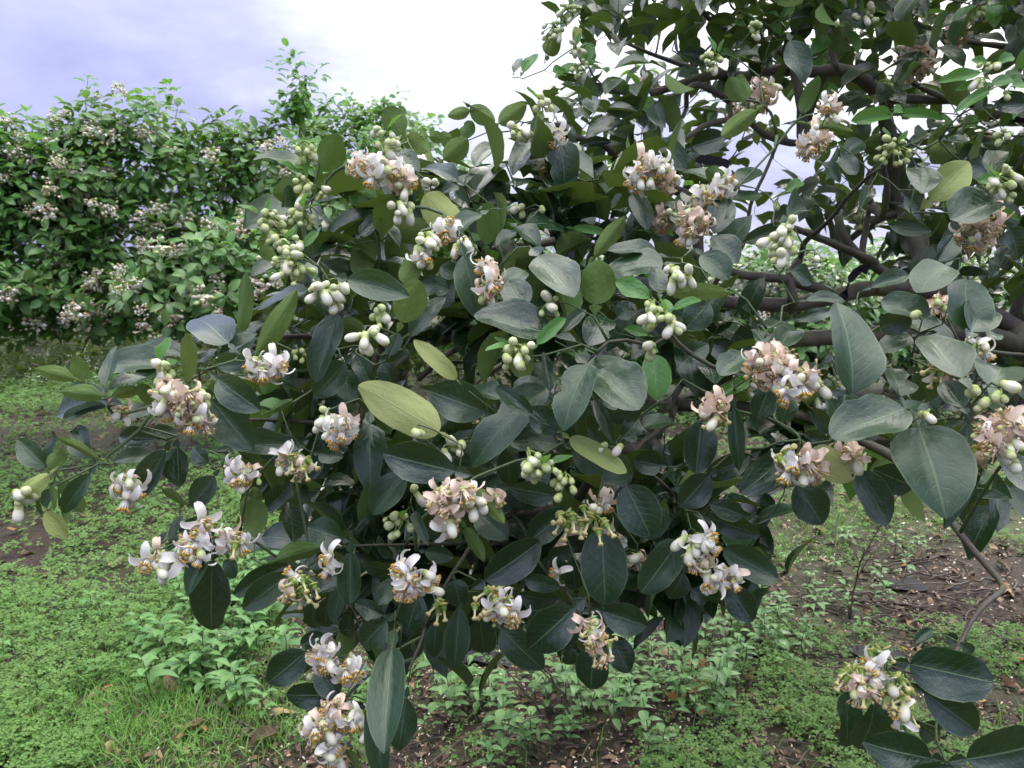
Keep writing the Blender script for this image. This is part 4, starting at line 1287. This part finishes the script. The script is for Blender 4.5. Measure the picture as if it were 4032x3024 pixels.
def bg_cluster(seed):
    rc = random.Random(seed)
    a = Acc()
    for k in range(30):
        q = unit(np.array([rc.gauss(0, 1), rc.gauss(0, 1), rc.gauss(0, .8)])) * 0.046 * rc.random() ** .5
        s = rc.uniform(0.007, 0.0125)
        c = rc.choice([CREAM, WHITE, WHITE, PINK, PALE, (0.76, 0.68, 0.54), TAN])
        if rc.random() < .5:
            O = np.array([(1, 0, 0), (0, 0, 1), (-1, 0, 0), (0, 0, -1), (0, 1.5, 0), (0, -1.5, 0)], float) * s * .8
            a.add(O + q, [(0, 4, 1), (1, 4, 2), (2, 4, 3), (3, 4, 0), (1, 5, 0), (2, 5, 1), (3, 5, 2), (0, 5, 3)], None, [c] * 6)
        else:
            for p in range(4):
                az = rc.uniform(0, 6.28)
                d = np.array([math.cos(az), math.sin(az), rc.uniform(-.8, .5)])
                M = frame(d, (0, 0, 1), s * .8, s * 1.7, s, q)
                Vp = np.array([(0, 0, 0), (-.5, .5, .1), (.5, .5, .1), (0, 1, -.3)], float)
                a.add(Vp @ M[:, :3].T + M[:, 3], [(0, 2, 1), (1, 2, 3)], None, [c] * 4)
    ar = a.arrays()
    return make_mesh('flower_cluster', ar['V'], ar['T'], MAT['flower'], None, ar['col'], np.zeros(ar['V'].shape[0]))


BGC = [bg_cluster(s) for s in range(5)]


def orchard_tree(label, base, lobes, shoots, seed, nclus, young, leafobj=300, leaf_len=(0.075, 0.115), top_young=1.1, limbs=7):
    """lobes: (center world, (rx,ry,rz)); every shoot carries a whorl of leaves"""
    rs = random.Random(seed)
    root = empty('pomelo_tree', base)
    tag(root, label, 'tree', 'pomelo trees in the rows behind')
    base = np.array(base, float)
    vol = [l[1][0] * l[1][2] * (0.8 if l[1][0] < .3 else 1) for l in lobes]
    zmin = min(l[0][2] - l[1][2] for l in lobes)
    zmax = max(l[0][2] + l[1][2] for l in lobes)
    acc = {'mid': Acc(), 'young': Acc(), 'dark': Acc()}
    recs, tips = [], []
    made = 0
    while made < shoots:
        c, r = rs.choices(lobes, vol)[0]
        v = unit(np.array([rs.gauss(0, 1), rs.gauss(0, 1), rs.gauss(0, 1)]))
        if v[1] > 0.35 and rs.random() < 0.65:
            continue                           # fewer shoots on the far side
        q = np.array(c) + v * np.array(r) * (0.45 + 0.58 * rs.random() ** 0.6)
        if q[2] < 0.62 + 0.35 * mnoise.noise(Vector((q[0] * 2.5, 0, 3))) and rs.random() < 0.8:
            continue
        if mnoise.noise(Vector(q * 2.2)) < -0.08 and rs.random() < .9:
            continue
        made += 1
        hrel = (q[2] - zmin) / (zmax - zmin)
        py = young + top_young * max(0, hrel - 0.5) + (0.3 if mnoise.noise(Vector(q * 1.1 + 7)) > 0.12 else 0)
        u_ = rs.random()
        kind = 'young' if u_ < py * .6 else ('mid' if u_ < .55 + py else 'dark')
        ax = unit(v * 0.7 + np.array([rs.gauss(0, .3), rs.gauss(0, .3), 0.55 + rs.gauss(0, .3)]))
        if hrel > .74 and rs.random() < .22:      # leading shoots standing above the crown
            q = q + np.array([rs.gauss(0, .04), rs.gauss(0, .04), rs.uniform(.05, .17)])
            ax = unit(np.array([rs.gauss(0, .2), rs.gauss(0, .2), 1]))
            kind = 'young'
        tips.append((q, ax))
        x1 = unit(np.cross(ax, [0.2, 0.3, 0.9]))
        y1 = np.cross(ax, x1)
        a0 = rs.uniform(0, 6.28)
        for k in range(rs.randint(6, 9)):
            az = a0 + 2.4 * k
            rad = x1 * math.cos(az) + y1 * math.sin(az)
            b = q - ax * 0.018 * k + rad * 0.02
            d = unit(rad + ax * (0.8 - 0.14 * k) + np.array([0, 0, -0.25 * rs.random()]))
            nn = unit(ax * .6 + np.array([0, -.45, 0.7]) + 0.3 * np.array([rs.gauss(0, 1), rs.gauss(0, 1), rs.gauss(0, 1)]))
            Lr = rs.uniform(*leaf_len) * (0.85 if kind == 'young' else 1)
            W = Lr * rs.uniform(0.42, 0.58)
            M = frame(d, nn, W, Lr, 0.5 * (W + Lr), b)
            facing = abs(M[:, 2] @ CF) / np.linalg.norm(M[:, 2])
            recs.append((((b - base)[1] * -0.6) + 0.6 * facing + 0.15 * rs.random(), kind, rs.randrange(6), M))
    recs.sort(key=lambda q: -q[0])
    for i, (s, kind, var, M) in enumerate(recs):
        if i < leafobj:
            key = ('bg', kind, var)
            if key not in _mc:
                tp = LO2[var]
                _mc[key] = make_mesh('leaf', tp['V'], tp['T'], MAT[kind], tp['uv'], None, np.zeros(len(tp['V'])))
            put('leaf', _mc[key], root, mat4(M))
        else:
            acc[kind].inst(LO2[var], M[None], np.array([rs.random()]))
    for kind, a in acc.items():
        if a.n:
            tag(put('foliage', a.mesh('foliage', MAT[kind]), root), kind='stuff')
    # wood
    fork = base + np.array([rs.uniform(-.1, .1), rs.uniform(-.1, .1), 0.55])
    wood('trunk', smooth_path([base + (0, 0, -.08), base + (0.02, 0.01, .25), fork], 0.06), np.linspace(0.12, 0.085, len(smooth_path([base + (0, 0, -.08), base + (0.02, 0.01, .25), fork], 0.06))), MAT['bark'], root, 10, .05, seed)
    sk = Skeleton()
    j0 = sk.add(fork, -1, 0.08)
    for k in range(limbs):
        c, r = lobes[k % len(lobes)]
        e = np.array(c) + np.array(r) * np.array([rs.uniform(-.6, .6), rs.uniform(-.6, .5), rs.uniform(-.2, .75)])
        mid = (fork + e) / 2 + np.array([rs.uniform(-.15, .15), rs.uniform(-.15, .15), rs.uniform(-.25, .1)])
        p_ = smooth_path([fork - (0, 0, .06), mid, e], 0.07)
        p_[1:-1] += 0.012 * np.array([[mnoise.noise(Vector((i * .6, k * 2.3 + seed, q_))) for q_ in (0, 4, 8)] for i in range(1, len(p_) - 1)])
        rr = np.linspace(0.05, 0.011, len(p_))
        wood('limb', p_, rr, MAT['bark'], root, 8, .05, seed + k)
        sk.chain(p_, rr, j0)
    for q, ax in sorted(tips, key=lambda q: sk.nearest(q[0])[1])[::2]:
        sk.grow(q, ax, 0.09)
    a, g = sk.twig_mesh(tip=0.0024)
    for x_ in (a, g):
        if x_.n:
            tag(put('twigs', x_.mesh('twigs', MAT['twig']), root), kind='stuff')
    # blossom
    k = 0
    while k < nclus:
        q, ax = rs.choice(tips)
        hrel = (q[2] - zmin) / (zmax - zmin)
        if rs.random() > 1.15 - hrel or mnoise.noise(Vector(q * 1.7 + 3)) < -0.05:
            continue
        q = q + np.array([rs.gauss(0, .05), rs.gauss(-.13, .05), rs.gauss(-.04, .05)])
        put('flower_cluster', BGC[rs.randrange(5)], root, Matrix.Translation(Vector(q)) @ Matrix.Rotation(rs.uniform(0, 6.28), 4, 'Z') @ Matrix.Scale(rs.uniform(.9, 1.9), 4))
        k += 1
    return root


def lobe(x, y, D, rx, rz, ry=None):
    return (PF(x, y, D), (rx, ry or rx, rz))


def gbase(x, D):
    q = PF(x, 800, D)
    return (q[0], q[1], 0.0)


orchard_tree('pomelo tree in blossom with a tall leafy sprig rising from its top', gbase(640, 7.7),
             [lobe(300, 395, 6.4, 0.62, 0.74), lobe(170, 480, 6.1, 0.55, 0.85), lobe(480, 430, 6.5, 0.6, 0.72), lobe(610, 440, 6.6, 0.55, 0.75), lobe(430, 600, 6.0, 0.75, 0.50), lobe(230, 600, 6.0, 0.7, 0.48),
              lobe(645, 200, 6.5, 0.16, 0.33, .16), lobe(560, 600, 6.2, 0.6, 0.5)], 1450, 31, 300, 0.65, leaf_len=(0.085, 0.13))
orchard_tree('light green pomelo tree with white blossom beside the one with a tall sprig', gbase(-190, 7.0),
             [lobe(-40, 420, 5.9, 0.6, 0.62), lobe(60, 480, 5.9, 0.42, 0.72), lobe(-150, 520, 6.0, 0.7, 0.8), lobe(30, 610, 5.8, 0.55, 0.4)], 850, 32, 160, 0.65, leaf_len=(0.085, 0.13))
orchard_tree('dense pomelo tree behind the blossoming rows, partly hidden by the spreading branches', gbase(860, 9.3),
             [lobe(800, 405, 8.2, 0.85, 0.95), lobe(915, 430, 8.4, 0.7, 0.9), lobe(715, 430, 8.0, 0.7, 0.95), lobe(740, 560, 8.2, 0.8, 0.8), lobe(880, 620, 8.0, 0.9, 0.7), lobe(860, 260, 8.2, 0.28, 0.35, .28), lobe(1040, 560, 8.6, 0.8, 0.75)], 1150, 33, 90, 0.4, leafobj=120, leaf_len=(0.09, 0.14))
for k, (x, D, top, lab) in enumerate([(1300, 9.0, 545, 'distant leafy pomelo tree seen below the limbs, next to the dense one'), (1620, 8.2, 520, 'distant pomelo tree with pale blossom seen through the gap between limbs'),
                                      (1950, 9.2, 525, 'distant pale green pomelo tree behind the thick lower limb'), (2330, 8.6, 520, 'distant pomelo tree beyond the trunk of the spreading one')]):
    zt = PF(x, top, D)[2]
    cz = zt * 0.55
    q = PF(x, 700, D)
    orchard_tree(lab, gbase(x, D + .3), [((q[0], q[1], cz), (1.35, 1.2, zt * .47)), ((q[0] - .8, q[1] - .2, cz * .85), (0.9, .8, zt * .36)), ((q[0] + .8, q[1], cz * .9), (0.9, .8, zt * .38))],
                 900, 40 + k, 90, 0.05, leafobj=60, limbs=5, leaf_len=(0.09, 0.14), top_young=0.5)

# scrubby dry growth below and behind the left rows
a = Acc()
n = 15000
rs_ = np.random.default_rng(3)
sx = rs_.uniform(-9.0, 9.0, n)
sy = rs_.uniform(8.6, 12.5, n) + np.where(sx > 0, 2.5, 0)
hmax = 0.65 + 0.6 * np.array([mnoise.noise(Vector((x * .8, y * .8, 2))) for x, y in zip(sx, sy)])
sz = rs_.random(n) ** 0.8 * np.clip(hmax, 0.12, 1.0)
ms = np.array([frame(unit(rs_.normal(size=3) * (1, 1, .6) + (0, 0, .5)), rs_.normal(size=3) * .5 + (0, -.3, .7), s * .4, s, s * .6, (x, y, z)) for x, y, z, s in zip(sx, sy, sz, rs_.uniform(0.06, 0.16, n))])
a.inst(LO2[1], ms, rs_.random(n))
for k in range(500):
    x, y = rs_.uniform(-9, -.5), rs_.uniform(9.1, 13)
    V, T = tube([(x, y, 0), (x + rs_.normal() * .06, y, .25), (x + rs_.normal() * .15, y, rs_.uniform(.3, .8))], [.006, .004, .002], 4)
    a.add(V, T, None, None, rs_.random())
o = put('undergrowth', a.mesh('undergrowth', MAT['scrub']))
tag(o, 'tangled grey brown undergrowth at the foot of the orchard rows', 'undergrowth', None, 'stuff')

# ------------------------------------------------------------------ plants and litter on the ground
def px_noise(x, y, s, o=0.0):
    return mnoise.noise(Vector((x * s, y * s, o)))


def cover(gx_, gy_):
    """how green the orchard floor is at a ground point, 0..1"""
    px, py = px_of(gx_, gy_)
    k_ = 1659 / max(1.5, math.hypot(gx_, gy_))
    px += k_ * (0.22 * px_noise(gx_, gy_, 1.9, 11) + 0.10 * px_noise(gx_, gy_, 6, 12))
    py += k_ * (0.16 * px_noise(gx_, gy_, 1.9, 13) + 0.08 * px_noise(gx_, gy_, 6, 14))
    n = 0.6 * px_noise(gx_, gy_, 1.6, 1) + 0.75 * px_noise(gx_, gy_, 5.5, 2)
    if px < 640:
        g = 0.86
        if 860 < py < 1010 and px < 420:        # bare strip
            g = 0.42
        elif py > 1490 + (640 - px) * 0.12 and px > 150:
            g = 0.12
        elif 1100 < py < 1230 and px < 110:
            g = 0.35
        if py <= 860:
            g = 1.0
    elif py > 1370:
        g = 0.36 + 0.16 * (px > 1350)
        if 1480 < py < 1659 and 900 < px < 1250:
            g = 0.28
        if px > 1500 and py > 1480:
            g = 0.50
    elif py > 1080:
        g = 0.25
        if px > 1560 and py < 1220:
            g = 0.38
    else:
        g = 0.5
    return max(0.0, min(1.0, g + 0.75 * n))


def trefoil(seed):
    rs = random.Random(seed)
    V, T, UV = [], [], []
    for k in range(3):
        az = 2 * math.pi * k / 3 + rs.uniform(-.2, .2)
        c, s = math.cos(az), math.sin(az)
        tilt = rs.uniform(-.25, .15)
        i0 = len(V)
        for (r, w, z) in ((0.05, 0, 0), (0.55, -.40, .06), (0.95, -.30, .02), (0.85, 0, -.03), (0.95, .30, .02), (0.55, .40, .06)):
            V.append((r * c - w * s, r * s + w * c, z + tilt * r))
            UV.append((.5, .5))
        T += [(i0, i0 + 5, i0 + 3), (i0 + 5, i0 + 4, i0 + 3), (i0, i0 + 3, i0 + 1), (i0 + 1, i0 + 3, i0 + 2)]
    return dict(V=np.array(V), T=np.array(T), uv=np.array(UV))


TRE = [trefoil(s) for s in range(4)]


def floor_points(n, x0, x1, y0, y1, seed, thresh, power=1.0):
    rs = np.random.default_rng(seed)
    out = []
    while len(out) < n:
        p_ = ground_at(rs.uniform(x0, x1), rs.uniform(y0, y1))
        if p_[1] > 17 or abs(p_[0]) > 10.8:
            continue
        c = cover(p_[0], p_[1])
        if rs.random() < thresh(c):
            out.append((p_[0], p_[1], c))
    return np.array(out)


pts = floor_points(62000, -850, 2900, 735, 1800, 5, lambda c: max(0.0, (c - 0.22) / 0.78) ** 1.4)
rs_ = np.random.default_rng(8)
acc = Acc()
n = len(pts)
dist = np.hypot(pts[:, 0], pts[:, 1])
siz = rs_.uniform(0.0080, 0.0175, n) * np.clip(dist / 3.4, 0.9, 2.6)
hgt = rs_.uniform(0.004, 0.075, n) * np.clip(pts[:, 2] + .2, .3, 1.1) * np.clip(dist / 4, 1, 1.6)
yaw = rs_.uniform(0, 6.28, n)
tx, ty = rs_.normal(0, .32, n), rs_.normal(-.08, .32, n)
for v_ in range(4):
    idx = np.arange(v_, n, 4)
    zc = np.array([ground_height(pts[i, 0], pts[i, 1]) for i in idx]) + hgt[idx]
    nr = np.stack((tx[idx], ty[idx], np.ones(len(idx))), 1)
    nr /= np.linalg.norm(nr, axis=1)[:, None]
    X = np.cross(np.stack((np.cos(yaw[idx]), np.sin(yaw[idx]), np.zeros(len(idx))), 1), nr)
    X /= np.linalg.norm(X, axis=1)[:, None]
    sz_ = siz[idx][:, None]
    ms = np.stack((X * sz_, np.cross(nr, X) * sz_, nr * sz_, np.stack((pts[idx, 0], pts[idx, 1], zc), 1)), 2)
    acc.inst(TRE[v_], ms, rs_.random(len(idx)))
tag(put('clover', acc.mesh('clover', MAT['clover'])), 'low clover carpet covering the orchard floor', 'clover', None, 'stuff')

# taller bright bank of clover at the edge of the open side
acc = Acc()
nb = 5200
bx = [ground_at(rs_.uniform(-260, 360), rs_.uniform(815, 900)) for _ in range(nb)]
ms = []
for p_ in bx:
    nrm = unit((rs_.normal(0, .3), rs_.normal(-.1, .3), 1))
    yw = rs_.uniform(0, 6.28)
    X = unit(np.cross((math.cos(yw), math.sin(yw), 0), nrm))
    s_ = rs_.uniform(.016, .032)
    ms.append(np.column_stack((X * s_, np.cross(nrm, X) * s_, nrm * s_, (p_[0], p_[1], rs_.uniform(.02, .16)))))
acc.inst(TRE[0], np.array(ms), rs_.uniform(.4, 1, nb))
tag(put('clover', acc.mesh('clover', MAT['clover'])), 'taller bright clover bank dotted with tiny white flowers', 'clover', None, 'stuff')

# tiny white blossoms over the bright clover bank at the left
acc = Acc()
for k in range(420):
    p_ = ground_at(rs_.uniform(-200, 330), rs_.uniform(770, 850))
    s = rs_.uniform(0.012, 0.022)
    V = np.array([(0, 0, 0), (1, 0, .2), (0, 1, .2), (-1, 0, .2), (0, -1, .2)]) * s + (p_[0], p_[1], 0.10 + rs_.random() * .1)
    acc.add(V, [(0, 1, 2), (0, 2, 3), (0, 3, 4), (0, 4, 1)], None, np.tile((0.8, 0.82, 0.78), (5, 1)))
tag(put('wildflowers', acc.mesh('wildflowers', MAT['flower'])), 'scattered tiny white wildflowers on the bright clover bank', 'wildflowers', None, 'stuff')

# grass
acc = Acc()


def blade(p_, h, lean, w, r):
    d = unit((lean[0], lean[1], 0)) if abs(lean[0]) + abs(lean[1]) > 1e-6 else np.array([1.0, 0, 0])
    s = np.array([-d[1], d[0], 0])
    ll = math.hypot(*lean)
    V = []
    for t_, ww in ((0, 1), (.4, .85), (.75, .55)):
        q = p_ + np.array([0, 0, h * (t_ - .35 * ll * t_ * t_)]) + d * h * ll * t_ * t_
        V += [q - s * w * ww, q + s * w * ww]
    V.append(p_ + np.array([0, 0, h * (1 - .35 * ll)]) + d * h * ll)
    acc.add(V, [(0, 1, 3), (0, 3, 2), (2, 3, 5), (2, 5, 4), (4, 5, 6)], None, None, r)


gp = []
rg = random.Random(4)
for (x, y, sx_, sy_, cnt) in ((380, 1480, 150, 90, 2600), (250, 1560, 200, 70, 1700), (480, 1270, 70, 30, 500), (560, 1090, 60, 30, 350), (100, 1620, 120, 40, 600), (1900, 1110, 250, 35, 1100), (1700, 1180, 120, 35, 300), (900, 1600, 500, 60, 250), (1800, 1600, 300, 60, 250), (300, 900, 250, 45, 900)):
    for _ in range(cnt):
        gp.append(ground_at(rg.gauss(x, sx_), min(1790, max(800, rg.gauss(y, sy_)))))
for p_ in gp:
    dd = math.hypot(p_[0], p_[1])
    p_ = np.array([p_[0], p_[1], ground_height(p_[0], p_[1]) - .004])
    blade(p_, rg.uniform(0.03, 0.085) * max(1, dd / 6), (rg.gauss(0, .5), rg.gauss(0, .5)), rg.uniform(.0012, .0026) * max(1, dd / 3), rg.random())
tag(put('grass', acc.mesh('grass', MAT['grass'])), 'fine bright grass growing in tufts among the clover', 'grass', None, 'stuff')

# broadleaf weeds: each a plant with its own stem and leaves
WL = [leaf_template(6, 3, curl=c_, fold=.35, wave=.05, seed=60 + i, wings=False, pointed=1.0) for i, c_ in enumerate((.25, .4, .1))]
WLM = [make_mesh('leaf', tp['V'], tp['T'], MAT['weed'], tp['uv'], None, np.zeros(len(tp['V']))) for tp in WL]


def weed(x, y, h, nl, ll, label, group, rs):
    g = ground_at(x, y)
    z = ground_height(g[0], g[1])
    base = np.array([g[0], g[1], z - .004])
    root = empty('weed_plant', base)
    tag(root, label, 'weed', group)
    lean = np.array([rs.gauss(0, .12), rs.gauss(0, .12), 1]) * h
    top = base + lean
    mid = base + lean * .5 + np.array([rs.gauss(0, .01), rs.gauss(0, .01), 0])
    wood('stem', smooth_path([base, mid, top], .03), np.linspace(.0024, .0014, len(smooth_path([base, mid, top], .03))), MAT['green_twig'], root, 5, 0, 0)
    for k in range(nl):
        t_ = 1 - (k // 2) / max(1, nl / 2) * .75
        q = base + lean * t_
        az = (k % 2) * math.pi + (k // 2) * 1.57 + rs.uniform(-.3, .3)
        d = unit((math.cos(az), math.sin(az), rs.uniform(-.05, .55)))
        Lr = ll * rs.uniform(.7, 1.15) * (0.75 if k < 2 else 1)
        W = Lr * rs.uniform(.42, .56)
        put('leaf', WLM[rs.randrange(3)], root, mat4(frame(d, (0, 0, 1), W, Lr, .5 * (W + Lr), q + d * .006)))
    return root


rw = random.Random(12)
ZONE_W = {'open': 'in the clump on the open grass side', 'drop': 'sprouting from litter below the drooping branches', 'thick': 'in the thick clover below the pale pistil clusters',
          'dead': 'among dead twigs and petals on the litter', 'carpet': 'poking out of the clover carpet'}
PATCH = [  # x, y, spread x, spread y, count, height, leaf, zone
 (510, 1290, 95, 42, 42, (.07, .17), .072, 'open'), (430, 1440, 90, 45, 32, (.07, .17), .072, 'open'), (1080, 1550, 170, 60, 46, (.08, .19), .056, 'drop'),
 (1480, 1490, 130, 75, 48, (.08, .22), .056, 'thick'), (1820, 1270, 110, 50, 20, (.06, .15), .050, 'dead'), (1650, 1400, 120, 50, 14, (.06, .15), .050, 'dead'),
 (130, 1330, 120, 120, 16, (.05, .12), .040, 'carpet')]
for (x, y, sx_, sy_, cnt, hh, ll, zone) in PATCH:
    for _ in range(cnt):
        h = rw.uniform(*hh)
        nl = rw.choice([6, 8, 8, 10])
        tall = 'short' if h < hh[0] + (hh[1] - hh[0]) * .33 else ('tall' if h > hh[0] + (hh[1] - hh[0]) * .7 else 'middling')
        full = {6: 'sparse', 8: 'leafy', 10: 'bushy'}[nl]
        lab = '%s %s green weed with pointed leaves %s' % (tall, full, ZONE_W[zone])
        weed(rw.gauss(x, sx_), min(1720, rw.gauss(y, sy_)), h, nl, ll * (.8 + .4 * (h - hh[0]) / (hh[1] - hh[0])), lab, '%s %s weeds %s' % (tall, full, ZONE_W[zone]), rw)

# fallen petals, chips and crumbs of litter under the crown
acc = Acc()
rl = random.Random(9)
cols_p = [(0.66, 0.57, 0.47), (0.56, 0.42, 0.32), (0.72, 0.66, 0.58), (0.42, 0.28, 0.19), (0.46, 0.32, 0.22)]
cols_b = [(0.07, 0.045, 0.03), (0.12, 0.08, 0.053), (0.035, 0.027, 0.023), (0.20, 0.14, 0.09)]


def chip(p_, s, c, fl):
    az = rl.uniform(0, 6.28)
    M = frame((math.cos(az), math.sin(az), rl.gauss(0, .25)), (rl.gauss(0, .4), rl.gauss(0, .4), 1), s * fl, s, s, (p_[0], p_[1], ground_height(p_[0], p_[1]) + rl.uniform(.002, .012)))
    V = np.array([(-.35, -.5, 0), (.35, -.5, 0.05), (-.5, 0, .22), (.5, 0, .2), (-.25, .5, .02), (.25, .5, 0)], float) + np.array([[rl.gauss(0, .06) for _ in range(3)] for _ in range(6)])
    acc.add(V @ M[:, :3].T + M[:, 3], [(0, 1, 3), (0, 3, 2), (2, 3, 5), (2, 5, 4)], None, np.tile(c, (6, 1)), rl.random())


for k in range(10500):
    x, y = rl.uniform(250, 2480), rl.uniform(1060, 1780)
    if x < 640 and (y < 1400 or rl.random() < .5):
        continue
    if x > 1500 and y > 1480 and rl.random() < .6:
        continue
    if px_noise(x, y, .006, 3) + px_noise(x, y, .02, 5) * .5 < rl.uniform(-.55, .35):
        continue
    p_ = ground_at(x, y)
    dd = math.hypot(p_[0], p_[1]) / 3
    chip(p_, rl.uniform(.006, .015) * max(1, dd), rl.choice(cols_p), rl.uniform(.25, .6))
tag(put('petals', acc.mesh('petals', MAT['bits'])), 'countless fallen white and tan petals on the dark soil', 'petals', None, 'stuff')
acc = Acc()
for k in range(12000):
    x, y = rl.uniform(-700, 2800), rl.uniform(860, 1790)
    if x < 560 and 1030 < y < 1430 and rl.random() < .8:
        continue
    p_ = ground_at(x, y)
    dd = math.hypot(p_[0], p_[1]) / 3
    chip(p_, rl.uniform(.012, .045) * max(1, dd), rl.choice(cols_b), rl.uniform(.08, .55))
tag(put('litter', acc.mesh('litter', MAT['bits'])), 'dark crumbled leaf litter and bark chips on the soil', 'litter', None, 'stuff')

# fallen dry leaves
DRY = [leaf_template(7, 5, curl=c_, fold=f_, wave=.09, seed=80 + i, wings=False, pointed=.3, twist=.4) for i, (c_, f_) in enumerate(((.5, .5), (-.4, .3), (.2, .8), (.8, .2)))]
DMAT = {'pale tan': MAT['dry_tan'], 'orange brown': MAT['dry_orange'], 'dark brown': MAT['dry_dark']}
SHAPE = ['downcurled', 'upcurled', 'folded', 'tightly curled']
DRYM = {(c_, i): make_mesh('fallen_leaf', tp['V'], tp['T'], mt, tp['uv'], None, np.zeros(len(tp['V']))) for i, tp in enumerate(DRY) for c_, mt in DMAT.items()}
rd = random.Random(15)


def zone_of(x, y):
    if x < 660:
        return 'among clover on the open side' if y < 1300 else 'on the soil edge by the weed clump'
    if x > 1850:
        return 'below the bent bare branch'
    if y < 1320:
        return 'on the petal strewn ground below the crown'
    return 'in the clover below the pale pistil clusters'


for k in range(110):
    if k < 78:
        x, y = rd.uniform(1300, 2250), rd.uniform(1090, 1600)
    else:
        x, y = rd.uniform(20, 640), rd.choice([rd.uniform(880, 1240), rd.uniform(1480, 1650)])
    p_ = ground_at(x, y)
    Lr = rd.uniform(.045, .095)
    az = rd.uniform(0, 6.28)
    up_ = 1 if rd.random() < .6 else -1
    cn, si = rd.choice(list(DMAT)), rd.randrange(4)
    M = frame((math.cos(az), math.sin(az), rd.gauss(0, .12)), (rd.gauss(0, .3), rd.gauss(0, .3), up_), Lr * .5, Lr, Lr * .7, (p_[0], p_[1], ground_height(p_[0], p_[1]) + .022))
    big = 'large' if Lr > .078 else ('small' if Lr < .06 else 'medium')
    lab = '%s %s %s dead leaf %s' % (big, cn, SHAPE[si], zone_of(x, y))
    tag(put('fallen_leaf', DRYM[cn, si], None, mat4(M)), lab, 'leaf', 'fallen leaves %s' % zone_of(x, y))


# dead twigs
def dead_twig(pts, r0, r1, label, group, name='fallen_twig', forks=0, rs=rd):
    pts = np.array(pts, float)
    root = pts[0].copy()
    p_ = smooth_path(pts - root, .03)
    p_[1:-1] += 0.004 * np.array([[rs.gauss(0, 1) for _ in range(3)] for _ in range(len(p_) - 2)])
    a = Acc()
    V, T = tube(p_, np.linspace(r0, r1, len(p_)), 6, .1, rs.randrange(999))
    a.add(V, T)
    for k in range(forks):
        i = rs.randrange(len(p_) // 3, len(p_) - 1)
        d = unit(p_[min(i + 1, len(p_) - 1)] - p_[i - 1])
        e = p_[i] + (d + np.array([rs.gauss(0, .6), rs.gauss(0, .6), abs(rs.gauss(0, .5))])) * rs.uniform(.05, .14)
        V, T = tube(smooth_path([p_[i], (p_[i] + e) / 2 + np.array([0, 0, .008]), e], .03), np.linspace(r1 * 1.1, r1 * .6, len(smooth_path([p_[i], (p_[i] + e) / 2 + np.array([0, 0, .008]), e], .03))), 5, .08, k)
        a.add(V, T)
    ar = a.arrays()
    o = put(name, make_mesh(name, ar['V'], ar['T'], MAT['dead_wood']), None, Matrix.Translation(Vector(root)))
    return tag(o, label, 'twig', group)


for k in range(150):
    if k < 122:
        x, y = rd.uniform(1250, 2300), rd.uniform(1120, 1620)
        if rd.random() < .4:
            x, y = rd.gauss(2000, 120), rd.gauss(1270, 60)
    else:
        x, y = rd.uniform(330, 1000), rd.uniform(1500, 1700)
    g = ground_at(x, y)
    ln = rd.uniform(.12, .42)
    az = rd.uniform(-.9, .9) + (math.pi if rd.random() < .5 else 0)
    z = ground_height(g[0], g[1])
    d = np.array([math.cos(az), math.sin(az), 0]) * ln
    sd = np.array([-d[1], d[0], 0]) * rd.uniform(-.15, .15)
    q = [(g[0], g[1], z + .006), np.array([g[0], g[1], z + .014]) + d * .5 + sd, np.array([g[0], g[1], ground_height(g[0] + d[0], g[1] + d[1]) + .01]) + d]
    r = rd.uniform(.0024, .0062)
    fk = rd.choice([0, 0, 1, 2])
    lab = '%s %s dead twig%s lying %s' % ('long' if ln > .3 else ('short' if ln < .2 else 'medium'), 'thick' if r > .0042 else 'thin', ['', ' with one fork', ' with two forks'][fk], zone_of(x, y))
    dead_twig(q, r, r * .55, lab, 'fallen twigs %s' % zone_of(x, y), forks=fk)
# upright bare stems
for (x, y, top, lab) in ((1255, 1590, [(1215, 1500), (1165, 1430)], 'bare upright dead stem standing below the drooping leaves'), (1215, 1610, [(1170, 1545), (1130, 1480)], 'shorter bare stem leaning beside the upright dead stem'),
                         (1835, 1330, [(1850, 1250), (1868, 1185)], 'thin forked dead stem standing in the pale petals')):
    g = ground_at(x, y)
    D = (g - CP) @ CF
    q = [np.array([g[0], g[1], ground_height(g[0], g[1]) - .01])] + [PF(a_, b_, D - .03 * (i + 1)) for i, (a_, b_) in enumerate(top)]
    dead_twig(q, .0055, .003, lab, None, name='dead_stem', forks=2)


# scraps of black mulch film
def film(x, y, w, h, label, seed):
    g = ground_at(x, y)
    rs = np.random.default_rng(seed)
    V = []
    nx, ny = 9, 7
    for j in range(ny):
        for i in range(nx):
            u, v = i / (nx - 1) - .5, j / (ny - 1) - .5
            k = 1 + .18 * math.sin(5 * u + seed) * math.cos(4 * v)
            X, Y = g[0] + u * w * k, g[1] + v * h * k
            V.append((X, Y, ground_height(X, Y) + .010 + .022 * abs(mnoise.noise(Vector((X * 11, Y * 11, seed))))))
    V = np.array(V)
    o = put('mulch_film', make_mesh('mulch_film', V - V[0], grid_tris(ny, nx), MAT['strap']), None, Matrix.Translation(Vector(V[0])))
    return tag(o, label, 'plastic film')


film(1905, 1425, .20, .16, 'torn black mulch film scrap behind the pistil cluster on the low branch', 1)
film(1650, 1400, .18, .14, 'crumpled black mulch film scrap lying among petals and small weeds', 2)
film(1045, 1425, .20, .14, 'flat black mulch film scrap right under the drooping leaves', 3)
film(1960, 1265, .16, .12, 'black mulch film scrap among dead twigs below the bent branch', 4)
